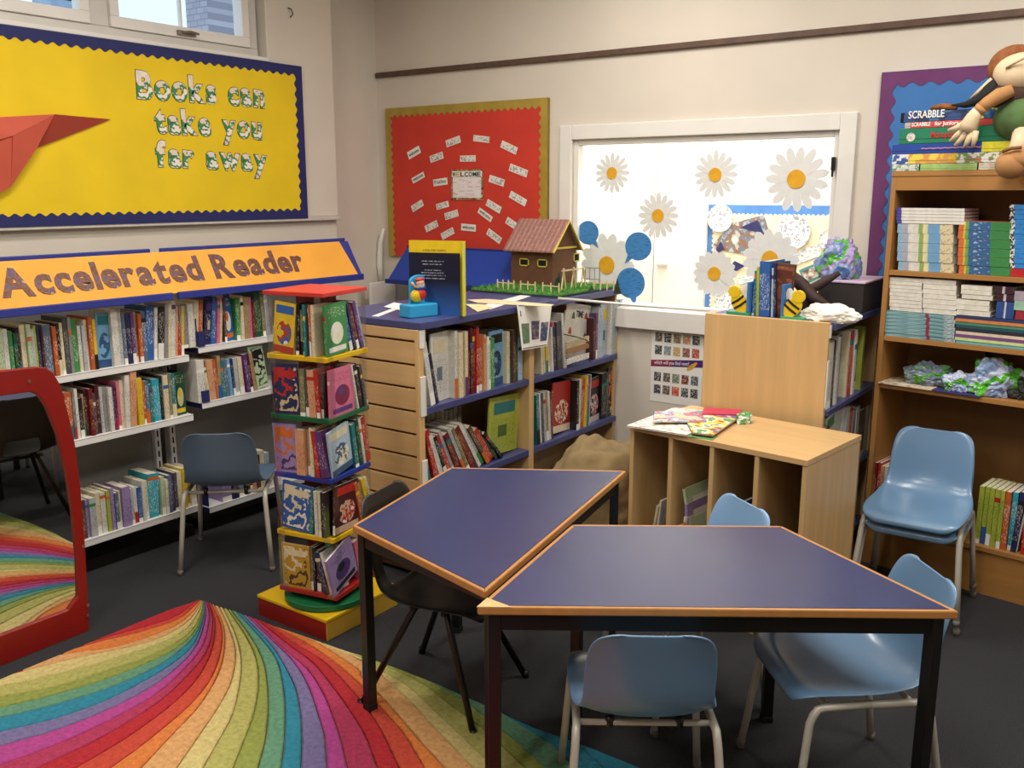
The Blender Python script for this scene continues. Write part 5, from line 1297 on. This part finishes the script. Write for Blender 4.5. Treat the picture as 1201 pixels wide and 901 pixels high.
rowT(.10, 980, 1008, 'white 5 24,red 4 24,silver 4 22 -6,maroon 3 22,white 5 24 -5,grey 6 23', 'bottom shelf of the plain oak unit', 63, .23, zt=.13)
ztu = UZ - .0045
def bee_end(T, label, mir=1):
    r = empty('bee_bookend', M=T, label=label, cat='bookend', group='yellow bee bookends')
    s = mir
    def bx(x0, x1, y0, y1, z0, z1): return (min(s * x0, s * x1), y0, z0), (max(s * x0, s * x1), y1, z1)
    MB().box(*bx(0, .10, -.03, .06, 0, .014), mat('3f9a72', .4), T).build('green_base', r, bevel=.002)
    MB().box(*bx(0, .012, -.03, .06, .014, .14), mat('3f78b8', .4), T).build('blue_upright', r, bevel=.002)
    YB_ = mat('e6c41c', .4, 0, .03, 10); BK = mat('2a2018', .5)
    q = MB(); 
    def ell(cx_, cz_, a_, b2, rot, y0, th, M):
        n = 20; P_ = []
        for i in range(n):
            an = 2 * PI * i / n; x = a_ * math.cos(an); z = b2 * math.sin(an)
            P_.append((s * (cx_ + x * math.cos(rot) - z * math.sin(rot)), y0, cz_ + x * math.sin(rot) + z * math.cos(rot)))
        return MB().prism(P_, (0, -th, 0), M, T)
    ell(.046, .048, .046, .032, math.radians(50), -.012, .014, YB_).build('bee_body', r, bevel=.002)
    ell(.070, .096, .026, .025, 0, -.012, .016, YB_).build('bee_head', r, bevel=.002)
    ell(.030, .092, .017, .034, .2, -.006, .005, WHITE).build('bee_wing', r)
    for k, (xx, zz_) in enumerate(((.052, .062), (.040, .042))):
        MB().prism([(s * (xx + .028), -.0265, zz_ - .012), (s * (xx + .024), -.0265, zz_ - .020), (s * (xx - .004), -.0265, zz_ - .004), (s * (xx - .028), -.0265, zz_ + .016), (s * (xx - .023), -.0265, zz_ + .024), (s * (xx - .000), -.0265, zz_ + .005)], (0, -.001, 0), BK, T).build('bee_stripe', r)
    return r
def top_at(px, py): return onz(px, py, UZ)
pL = ony(881, 375, YT + .075); pR = ony(921, 377, YT + .06)
bee_end(Matrix.Translation((pL.x, YT + .075, ztu)) @ Matrix.Rotation(-.05, 4, 'Z'), 'left bee bookend, its bee leaning on the left of the blue books', -1)
bee_end(Matrix.Translation((pR.x - .008, YT + .055, ztu)) @ Matrix.Rotation(-.1, 4, 'Z'), 'right bee bookend, beside the crumpled white paper', 1)
def ub(px0, px1, h, col, label, lean=0, front=None, Y=YT + .07, th=None):
    x0 = ony(px0, 370, Y).x; x1 = ony(px1, 370, Y).x; t = (x1 - x0) * .95
    T = Matrix.Translation((x0, Y, ztu)) @ Matrix.Rotation(math.radians(lean), 4, 'Y')
    book(T, t, h, .17, col, label, 'books between the bee bookends', random.Random(int(px0)), front)
ub(881.5, 884, .15, 'blue', 'thin blue book right against the left bee bookend')
ub(884, 886.5, .185, 'teal', 'thin teal book between the blue and the lime books at the bees', -2)
ub(886.5, 890, .20, 'lime', 'lime green book between the bee bookends', -2)
ub(890, 903, .225, 'blue', 'thick royal blue book between the bee bookends', -2)
ub(904, 907, .20, 'pale blue', 'pale blue book right of the thick royal blue book', -2)
ub(907, 910, .22, 'navy', 'navy book left of the brown fronted book', -3)
fx0 = ony(905, 320, YT + .10).x; fx1 = ony(930, 320, YT + .10).x
T = Matrix.Translation((fx0, YT + .085, ztu)) @ Matrix.Rotation(math.radians(4), 4, 'Y') @ Matrix.Rotation(math.radians(-86), 4, 'Z') @ Matrix.Translation((-.012, 0, 0))
book(T, .012, .222, fx1 - fx0, 'brown', 'reddish brown book with its front cover showing between the bee bookends', 'books between the bee bookends', rc, genF('8c4a30', 'b06a4a', 2, '5c3020'))
crumple((ony(970, 375, 3.66).x, 3.69, ztu), (.115, .06, .045), mat('efece2', .6, 0, .02, 10, .2), 'paper_bag', 'crumpled white paper on the plain oak bookcase top', 'paper', 8, .17, 4)
# dark feathered thing: brown leathery spread
dm = mat('3a2620', .7, 0, .12, 30)
q = MB(); pp = lambda x, y, Y: ony(x, y, Y)
q.tube([pp(928, 352, 3.9), pp(945, 343, 3.9), pp(966, 331, 3.92), pp(985, 320, 3.94)], [.016, .022, .020, .010], dm, 10)
q.tube([pp(929, 324, 3.92), pp(940, 334, 3.9), pp(955, 350, 3.88), pp(975, 361, 3.86)], [.024, .03, .026, .012], dm, 10)
c0 = pp(945, 345, 3.9); q.tube([c0, Vector((c0.x, c0.y, ztu))], [.02, .03], dm, 10)
q.build('crossed_sticks', label='dark brown crossed wooden pieces behind the right bee bookend', cat='ornament', smooth=True)
bx = MB(); a = ony(962, 362, 4.05); c = ony(1012, 342, 4.05)
bx.box((a.x, 4.0, ztu), (-1.055, 4.33, ztu + .125), mat('2a2320', .7)); bx.box((a.x - .004, 3.996, ztu + .125), (-1.05, 4.334, ztu + .133), mat('c8b0c8', .6))
bx.build('dark_box', label='dark box with a pale lilac lid behind the crumpled white paper', cat='box', bevel=.002)
BAGM = patch(['7a90bc', '95a5cc', '6f84b4', '5fae4a', 'a595c4', '8fa3c8', '4a6a9a', '9ab0d0'], 5, .25, 0)
crumple((-1.20, 4.12, ztu + .134), (.085, .07, .11), BAGM, 'plastic_bag', 'crumpled lilac and green plastic bag on the dark box by the purple board', 'bag', 5, .24, 4)
# ================================================================ BEANBAG behind the tables
bb_ = crumple((-1.955, 3.40, 0), (.245, .42, .345), mat('806c48', .9, 0, .1, 8, .3), 'beanbag', 'slumped tan fabric beanbag between the low bookcase and the oak cabinet', 'beanbag', 12, .12, 4)
for p_ in bb_.data.polygons: p_.use_smooth = True
# ================================================================ MIRROR
XM = -3.13
MR = mat('8a150f', .4, 0, .03, 10)
r = empty('framed_mirror', (XM, 1.15, 0), label='tall mirror in a curved red wooden frame at the left edge', cat='mirror')
Yc = 1.145
outer = [(1.672, 0.0), (1.688, .33), (1.692, .55), (1.688, .718), (1.672, .85), (1.655, .942), (1.635, .985), (1.61, 1.005), (1.58, 1.012), (Yc, 1.03)]
inner = [(1.601, .108), (1.644, .146), (1.655, .3), (1.656, .472), (1.648, .62), (1.630, .762), (1.600, .87), (1.577, .915), (1.55, .93), (Yc, .945)]
out2 = outer + [(2 * Yc - y, z) for y, z in outer[::-1][1:]]
inn2 = inner + [(2 * Yc - y, z) for y, z in inner[::-1][1:]]
q = MB(); n = len(out2); vs = []
for x in (XM, XM - .02):
    vs += [(x, y, z) for y, z in out2] + [(x, y, z) for y, z in inn2]
fs = []
m_ = 2 * n
for i in range(n):
    j = (i + 1) % n
    fs.append((i, j, n + j, n + i)); fs.append((m_ + i, m_ + n + i, m_ + n + j, m_ + j)); fs.append((i, m_ + i, m_ + j, j)); fs.append((n + i, n + j, m_ + n + j, m_ + n + i))
q.add(vs, fs, MR).build('frame', r, bevel=.003)
MIR = bpy.data.materials.new('mirror_glass'); MIR.use_nodes = True; bb = MIR.node_tree.nodes['Principled BSDF']; bb.inputs['Metallic'].default_value = 1; bb.inputs['Roughness'].default_value = .02; bb.inputs['Base Color'].default_value = (.75, .77, .76, 1)
cI = (Yc, .52)
MB().prism([(XM - .012, cI[0] + (y - cI[0]) * 1.015, cI[1] + (z - cI[1]) * 1.01) for y, z in inn2], (-.004, 0, 0), MIR).build('mirror_glass', r)
for py, pz in ((1.55, .968), (1.675, .10), (1.672, .06), (1.68, .33), (2 * Yc - 1.55, .968)):
    cylx = MB(); n = 12; cylx.prism([(XM, py + .006 * math.cos(2 * PI * i / n), pz + .006 * math.sin(2 * PI * i / n)) for i in range(n)], (.003, 0, 0), mat('b09a80', .3, .9)); cylx.build('screw', r)
MB().box((XM - .22, .72, 0), (XM - .02, .76, .5), MR).build('rear_foot', r); MB().box((XM - .22, 1.53, 0), (XM - .02, 1.57, .3), MR).build('rear_foot', r)
# light wooden top seen over the mirror's corner
pa = onx(0, 421, -3.30); pb = onx(22, 436, -3.30)
q = MB(); q.prism([(-3.38, .9, pa.z + .3), (-3.38, pb.y, pb.z - .01), (-3.38, pb.y - .02, pb.z - .03), (-3.38, .9, pa.z + .26)], (.14, 0, 0), MAPLE)
q.box((-3.37, 1.0, 0), (-3.25, 1.03, pa.z + .15), MAPLE).box((-3.37, 1.30, 0), (-3.25, 1.33, pb.z + .0), MAPLE)
q.build('wooden_stand', label='sloping pale wooden board behind the red mirror frame', cat='stand')
# ================================================================ TALL BOOKCASE ON THE RIGHT
RB = math.radians(-8.5); OB = Vector((-.985, 4.02, 0))
Tk = Matrix.Translation(OB) @ Matrix.Rotation(RB, 4, 'Z'); BWd = .92; BD = .29
ub_ = Vector((math.cos(RB), math.sin(RB), 0))
def kx(px, z, y=0.0):
    lo, hi = -.2, 1.2
    for _ in range(40):
        m_ = (lo + hi) / 2
        if prj(Tk @ Vector((m_, y, z)))[0] < px: lo = m_
        else: hi = m_
    return lo
def kz(px, py, y=0.0):
    """height on the front plane of the bookcase hit by the pixel"""
    d = ray(px, py); nrm = Tk.to_3x3() @ Vector((0, 1, 0)); t = (Tk @ Vector((0, y, 0)) - CAM).dot(nrm) / d.dot(nrm); p = CAM + d * t
    return p.z
r = empty('tall_bookcase', M=Tk, label='tall oak veneer bookcase against the blue and purple board', cat='bookcase')
zt_k = kz(1050, 201)
MB().box((0, 0, 0), (.020, BD, zt_k - .02), OAK, Tk).build('side_panel', r, bevel=.001); MB().box((BWd - .02, 0, 0), (BWd, BD, zt_k - .02), OAK, Tk).build('side_panel', r, bevel=.001)
MB().box((0, -.003, zt_k - .02), (BWd, BD, zt_k), OAKX, Tk).build('top_panel', r, bevel=.001)
MB().box((.02, 0, zt_k - .075), (BWd - .02, .018, zt_k - .02), OAKX, Tk).build('top_rail', r)
MB().box((.0, BD - .006, 0), (BWd, BD, zt_k - .02), wood('7c5426', .6), Tk).build('back_panel', r)
kzs = [kz(1046, 317), kz(1150, 406), kz(1150, 466), kz(1149, 641)]
for z in kzs: MB().box((.02, .002, z - .02), (BWd - .02, BD - .006, z), OAKX, Tk).build('shelf', r, bevel=.001)
MB().box((.02, .01, 0), (BWd - .02, .028, kzs[3] - .02), OAKX, Tk).build('plinth', r)
print('KZ', zt_k, kzs)
def kstack(px0, px1, z0, n, hpx_total, label, group, mats, cat='book', y=.012, d=.17, ends=None, wig=.004, seed=0, px_ref=None):
    """n flat books lying in a pile, spines to the front; hpx_total = (top pixel y, column)"""
    ztop_ = kz(hpx_total[1], hpx_total[0], y); t = (ztop_ - z0) / n; rs = random.Random(seed)
    for i in range(n):
        x0 = kx(px0, z0 + t * i, y); x1 = kx(px1, z0 + t * i, y); w_ = rs.uniform(-wig, wig)
        mats_i = mats[i % len(mats)] if isinstance(mats[0], list) else mats
        x0 += w_; x1 += w_; yy = y + rs.uniform(0, wig)
        zz0 = z0 + t * i + .0004; zz1 = z0 + t * (i + 1) - .0004
        mb = MB(); Ccol = mats_i[0][1]
        mb.box((x0, yy, zz0), (x1, yy + d, zz0 + .0012), Ccol, Tk).box((x0, yy, zz1 - .0012), (x1, yy + d, zz1), Ccol, Tk)
        tot = sum(a for a, _ in mats_i); c_ = 0
        for a, m_ in mats_i:
            xa = x0 + (x1 - x0) * c_ / tot; c_ += a; xb = x0 + (x1 - x0) * c_ / tot
            mb.box((xa, yy - .001, zz0 + .0002), (xb, yy + .0015, zz1 - .0002), m_, Tk)
        pos = 'bottom' if i == 0 else ('top' if i == n - 1 else ORD[i] + ' from the bottom')
        o = mb.build('book', label=label.replace('#', pos), cat=cat, group=group)
        MB().box((x0 + .002, yy + .0016, zz0 + .0012), (x1 - .002, yy + d - .002, zz1 - .0012), PAGES, Tk).build('pages', o)
    return ztop_
m_ = lambda h: mat(h, .45, 0, .06, 50)
gk = 'flat piles of books in the tall bookcase'
z0 = kzs[0] + .0005
ser = [(.6, m_('8fb0c4')), (.5, m_('a8a8b8')), (1.1, m_('d5d2c8')), (.45, m_('8fa860')), (.5, m_('d8d0a0')), (1.2, m_('6fa0c8')), (1.3, printed('d6c8a0', '8a7a5a', (90, 90, 90), .56))]
zs_ = kstack(1052, 1117, z0, 5, (263, 1085), 'thick pale reading book, # of the left pile', gk, ser)
kstack(1051, 1131, zs_ + .001, 5, (244, 1090), 'thin white book with purple spine end, # of the small upper pile', gk, [(.08, m_('4a4a9a')), (.92, m_('e0ddd4'))], wig=.002)
ser2 = [(.1, m_('cf6a3a')), (.04, m_('d6b83a')), (.06, m_('6fa04a')), (.42, printed('2f5f8f', 'c8d4dc', (70, 70, 120), .60)), (.38, m_('3c8a4a'))]
kstack(1123, 1184, kz(1150, 321.5) * 0 + z0, 6, (260, 1155), 'blue and green spined book, # of the middle pile', gk, ser2)
zr = kstack(1183, 1215, z0, 1, (315, 1190), 'red book beneath the pile of ring bound blue books', gk, [(1, m_('b8242a'))])
kstack(1184, 1216, zr + .001, 13, (240, 1192), 'thin ring bound blue book, # of the far right pile', gk, [(.16, patch(['e4e2dc', '24262c'], 120)), (.84, m_('2f86d0'))], wig=.003)
z0 = kzs[1] + .0005
zz_ = kstack(1037, 1119, z0, 7, (367, 1075), 'teal striped magazine, # of the pile under the cream blocks', gk, [(.6, printed('8fb4b8', '2f6a74', (10, 10, 240), .48)), (.05, m_('8c2f4a')), (.2, printed('8fb4b8', '2f6a74', (10, 10, 240), .48)), (.15, printed('a8b8bc', '4a6a74', (120, 10, 240), .5))], cat='magazine', y=.006, d=.22)
kstack(1043, 1081, zz_ + .001, 9, (326, 1062), 'cream page edged book, # of the leftmost cream block', gk, [(1, m_('dfdacd'))], wig=.002)
kstack(1082, 1121, zz_ + .001, 7, (328, 1100), 'cream page edged book, # of the second cream block', gk, [(1, m_('dfdacd'))], wig=.002)
mix = [[(1, m_(c))] for c in ('6fb0b4', 'c8d890', '7a4a86', 'd8c8b0', '2a2a34', '24505c', '4f8a6a', 'd08050', '2a3a60')]
zz2 = kstack(1120, 1216, z0, 9, (372, 1150), 'colourful thin book, # of the wide mixed pile', gk, mix, y=.006, d=.22)
kstack(1121, 1160, zz2 + .001, 3, (352, 1140), 'white page edged book, # of the block on the wide pile', gk, [(1, m_('dfdacd'))], wig=.003)
kstack(1127, 1163, zz2 + .003 + (kz(1140, 352, .012) - zz2), 3, (335, 1145), 'white page edged book, # of the upper block on the wide pile', gk, [(1, m_('dfdacd'))], wig=.003)
kstack(1166, 1187, zz2 + .001, 1, (354, 1176), 'blue boxed book on the wide pile', gk, [(.45, m_('2a4a8a')), (.1, m_('c8c8d0')), (.45, m_('2a4a8a'))])
kstack(1167, 1188, kz(1176, 353.5, .012), 2, (336, 1176), 'maroon boxed book, # above the blue boxed book', gk, [(.4, m_('3a1d2a')), (.15, m_('c8b8c0')), (.45, m_('3a1d2a'))])
kstack(1189, 1216, zz2 + .001, 3, (342, 1200), 'short book, # beside the blue boxed book', gk, [[(1, m_('9a2a3a'))], [(1, m_('9ac0a8'))], [(1, m_('a89aa8'))]])
# bags and papers on the third shelf
def onk(px, py, z, y): x = kx(px, z, y); return Tk @ Vector((x, y, z))
z3 = kzs[2] + .0005
o = MB().box((kx(1031, z3), -.012, z3), (kx(1093, z3), .15, z3 + .004), printed('d8c8b0', '7a4a3a', (50, 50, 50), .54), Tk).build('magazine', label='cream magazine at the left end of the shelf with plastic bags', cat='magazine')
o = MB().box((kx(1094, z3), -.012, z3), (kx(1150, z3), .12, z3 + .004), m_('3a3470'), Tk).build('magazine', label='dark purple magazine under the plastic bags', cat='magazine')
B1 = patch(['7a8a90', '8f9fb0', '6a8a7a', '8a9ab0', '5fae3a', '6f7f88', '9aa8c0'], 6, .25)
B2 = patch(['a9b5d6', '8fa8d0', 'c0c8e0', '58b030', 'a9b5d6', '7088b0'], 6, .25)
crumple(onk(1088, 455, z3, .10) + Vector((0, 0, .0045)), (.10, .07, .055), B1, 'plastic_bag', 'grey green crumpled plastic bag, leftmost on the shelf', 'bag', 21, .27, 4)
crumple(onk(1122, 460, z3, .05) + Vector((0, 0, .0045)), (.055, .05, .045), B2, 'plastic_bag', 'pale blue and green plastic bag in the middle of the shelf', 'bag', 22, .27, 4)
crumple(onk(1163, 460, z3, .09) + Vector((0, 0, .001)), (.105, .08, .085), B2, 'plastic_bag', 'largest blue and green plastic bag, right on the shelf', 'bag', 23, .27, 4)
crumple(onk(1200, 462, z3, .10) + Vector((0, 0, .001)), (.05, .06, .05), mat('2a2c26', .6), 'dark_bag', 'dark bag at the right frame edge of the shelf', 'bag', 24, .3, 3)
P_ = Tk @ Vector((0, .0, 0)); zb4 = kzs[3]
gk2 = 'upright books on the bottom shelf of the tall bookcase'
shelf_row((P_.x, P_.y, 0), ub_, zb4, 1143, 1216, 'lime 6 24,lime 6 24,lime 6 24,lime 7 24,lime 5 24,orange 7 24,turquoise 7 24,navy 7 25 3,white 3 27 6,red 6 26,blue 6 25,navy 5 25', 'bottom shelf right of the chairs', gk2, seed=71, H=.25, zt=.13, inset=.03)
shelf_row((P_.x, P_.y, 0), ub_, zb4, 1019, 1046, 'dark red 5 25,red 4 25,peach 4 24,white 4 24,dark green 5 22,teal 5 23', 'bottom shelf left of the chairs', gk2, seed=72, H=.25, zt=.13, inset=.03)
# board games on the top
zc = zt_k + .0005
def game(px0, px1, ytop, segs, label, txts=(), y=.0, d=.24, px_ref=None, dx=0):
    global zc
    ref = (px0 + px1) / 2 if px1 < 1190 else 1100
    z1 = kz(ref, ytop, y); x0 = kx(px0, zc, y); x1 = kx(px1, zc, y)
    r = empty('board_game', M=Tk @ Matrix.Translation((x0, y, zc)), label=label, cat='board game', group='board games on the tall bookcase')
    mb = MB(); tot = sum(a for a, _ in segs); c = 0
    mb.box((x0, y + .001, zc), (x1, y + d, z1), segs[0][1], Tk)
    for a, M in segs:
        xa = x0 + (x1 - x0) * c / tot; c += a; xb = x0 + (x1 - x0) * c / tot
        mb.box((xa, y - .001, zc + .0005), (xb, y + .002, z1 - .0005), M, Tk)
    mb.build('box', r, bevel=.001)
    MB().box((x0 - .001, y - .0015, zc + (z1 - zc) * .30), (x1 + .001, y + .001, zc + (z1 - zc) * .32), BLACKGAP, Tk).build('lid_seam', r)
    for body, pa, pb, size, M, v in txts:
        xa = kx(pa, zc, y - .002); xb = kx(pb, zc, y - .002)
        text_line(body, size, M, r, Tk @ FY((xa, y - .0028, zc + (z1 - zc) * v)), width=xb - xa, off=.0006)
    zc = z1 + .0006; return r
PW = mat('ece9e0', .5, 0, .01)
game(1046, 1216, 192, [(.2, patch(['e0e0d8', '7a9a80', 'd8dcd0', 'c8d0c8'], 40)), (.01, BLACKGAP), (.4, m_('9fc070')), (.01, BLACKGAP), (.38, patch(['c8d0b8', 'd8a8a0', 'a8c0a0'], 30))], 'lowest board game box with pale green side panels')
game(1046, 1216, 180, [(.12, patch(['e0e0e0', '3a5aa0'], 40)), (.35, patch(['e0c030', 'd89a50', 'e8d050'], 20)), (.53, patch(['e6e2da', 'e6e2da', '7a9a5a', 'c86a5a'], 40))], 'yellow and white board game box with a brown lower edge')
game(1046, 1216, 168, [(.64, mat('1f469a', .4, 0, .04, 20)), (.36, m_('e0d83a'))], 'bright blue board game box with a yellow end', [('~~~~~~~~', 1080, 1150, .03, m_('d88ab0'), .3)])
game(1054, 1216, 149.5, [(1, mat('1c7a58', .4, 0, .04, 20))], 'green board game box with red lettering and round white seal', [('Monopoly', 1091, 1120, .035, m_('c03030'), .35)])
rg_ = [o for o in COL.objects if o.get('label', '') == 'green board game box with red lettering and round white seal'][0]
xs9 = kx(1067.5, zt_k + .1, -.002); zc9 = kz(1067.5, 161, -.002)
MB().prism([(xs9 + .017 * math.cos(2 * PI * i / 20), -.003, zc9 + .017 * math.sin(2 * PI * i / 20)) for i in range(20)], (0, .001, 0), printed('d8d4cc', '9a8a8a', (90, 90, 90), .5), Tk).build('round_seal', rg_)
game(1061, 1180, 141, [(.06, m_('b8b0a8')), (.94, m_('d04a42'))], 'red board game box with white lettering, second from the top', [('SCRABBLE', 1069, 1091, .021, PW, .3), ('for juniors', 1096, 1124, .021, PW, .3)])
game(1056, 1182, 129, [(.03, BLACKGAP), (.62, patch(['27406e', '2c4a80', '22365e', '3a6a9a'], 12)), (.05, m_('3a70b0')), (.28, patch(['3a7ab0', 'd8cc4a', '2a5a90', '3a7ab0'], 26))], 'dark blue board game box with large white lettering, topmost of the stack', [('SCRABBLE', 1065, 1107, .04, PW, .38)])
# ================================================================ RAG DOLL on the games
YD = -.01
def kd(px, py, y=0.0):
    d = ray(px, py); nrm = Tk.to_3x3() @ Vector((0, 1, 0)); t = (Tk @ Vector((0, y, 0)) - CAM).dot(nrm) / d.dot(nrm); return CAM + d * t
r = empty('rag_doll', tuple(kd(1190, 150, .05)), label='large cloth doll slumped over the board games, cream hand hanging down', cat='doll')
CRM = mat('d8c2a0', .9, 0, .05, 12, .2); SK = mat('b08050', .9, 0, .06, 14); GRN = mat('4f6a3c', .9, 0, .15, 14, .4); BRW = mat('4a3226', .9, 0, .1, 20, .3); HAIR = mat('8a5226', .8, 0, .12, 40, .3)
def T3(name, pts, rad, M, n=14):
    MB().tube([kd(x, y, d) for x, y, d in pts], rad, M, n).build(name, r, smooth=True)
def bl(name, px, py, d, rr, M, sq=(1, 1, 1)):
    MB().ball(tuple(kd(px, py, d)), rr, M, None, sq, 14).build(name, r, smooth=True)
bl('head', 1200, 86, .04, .088, CRM, (1.15, .9, .85))
bl('hair', 1190, 80, .10, .085, HAIR, (1.1, .8, 1.0))
T3('fringe', [(1166, 94, .02), (1170, 78, .03), (1182, 65, .04), (1198, 58, .05)], [.012, .018, .02, .02], HAIR)
T3('cheek_seam', [(1180, 80, -.04), (1190, 74, -.045), (1202, 68, -.05)], .004, mat('b09070', .9))
T3('black_scarf', [(1168, 96, .02), (1160, 108, .0), (1148, 118, -.01), (1132, 123, -.01), (1116, 123.5, .0)], [.026, .03, .02, .012, .003], mat('171514', .85, 0, .1, 20))
T3('white_stripe', [(1163, 92, -.005), (1152, 104, -.01), (1138, 115.5, -.01)], [.006, .009, .003], CRM)
bl('brown_body', 1192, 112, .05, .085, BRW, (1.2, .9, .75))
bl('green_tunic', 1200, 140, .03, .085, GRN, (1.2, .95, 1.0))
T3('sleeve', [(1187, 106, -.03), (1172, 112, -.05), (1158, 121, -.06), (1149, 128, -.065)], [.022, .028, .024, .021], SK)
T3('cuff', [(1152, 126, -.062), (1147, 131, -.066)], [.024, .022], SK)
# hand: flat cloth mitt with five separate fingers
T3('palm', [(1148, 128, -.066), (1142, 137, -.07), (1137, 147, -.072), (1133, 154, -.072)], [.018, .026, .032, .028], CRM)
for nm, pts in (('finger', [(1131, 152, -.074), (1122, 159, -.078), (1114, 166, -.078)]), ('finger', [(1134, 155, -.076), (1127, 164, -.08), (1120, 171, -.08)]),
                ('finger', [(1139, 156, -.076), (1135, 166, -.08), (1131, 173, -.08)]), ('finger', [(1144, 154, -.074), (1143, 164, -.078), (1141, 172, -.078)]),
                ('thumb', [(1132, 144, -.072), (1122, 150, -.076), (1112, 153, -.076)])):
    T3(nm, pts, [.0125, .0105, .006], CRM, 12)
T3('leg', [(1201, 158, -.02), (1196, 172, -.06), (1190, 182, -.07)], [.04, .034, .028], CRM)
bl('shoe', 1187, 193, -.08, .052, SK, (1.1, .9, 1.0)); bl('shoe_toe', 1197, 186, -.08, .045, SK, (1.2, .9, .9))
T3('shoe_lace', [(1176, 178, -.115), (1186, 174, -.12), (1198, 173, -.12)], .006, mat('7a5430', .8))
T3('far_hand', [(1092, 127, .04), (1104, 125, .04), (1122, 126, .04)], [.008, .012, .014], HAIR)

# ================================================================ books past the 300 that show largest become one object
def kids(o): return [c for c in COL.objects if c.parent == o]
bk = [o for o in COL.objects if o.get('category') == 'book' and o.type == 'MESH' and o.parent is None]
def seen(o):
    me = o.data; P_ = [prj(W[o] @ v.co) for v in me.vertices]
    xs = [p[0] for p in P_]; ys = [p[1] for p in P_]
    x0, x1, y0, y1 = max(0, min(xs)), min(1201, max(xs)), max(0, min(ys)), min(901, max(ys))
    if o.get('group', '').startswith('flat piles'): return (x1 - x0) * 3.2
    fr = any(c.name.startswith('cover_print') for c in kids(o))
    t = max(v.co.x for v in me.vertices); h = max(v.co.z for v in me.vertices); d_ = (W[o].translation - CAM).length
    s = (1085 / d_) ** 2 * h * (max(v.co.y for v in me.vertices) if fr else t)
    if o.get('group', '').startswith(('back row', 'books on the shelf with the blue')): s *= .3
    return max(0, s)
bk.sort(key=seen, reverse=True)
rest = bk[296:]
jm = MB()
for o in rest:
    for q in [o] + kids(o):
        T = W[o]; me = q.data; base = len(jm.v)
        jm.v += [T @ v.co for v in me.vertices]
        for p in me.polygons:
            jm.f.append([base + i for i in p.vertices]); jm.m.append(jm.mi(me.materials[p.material_index]))
for o in rest:
    for c in kids(o): bpy.data.objects.remove(c)
    bpy.data.objects.remove(o)
if rest: jm.build('thin_books', label='the remaining thin books standing and lying among the others on the shelves', cat='books', kind='stuff')
print('JOINED', len(rest))
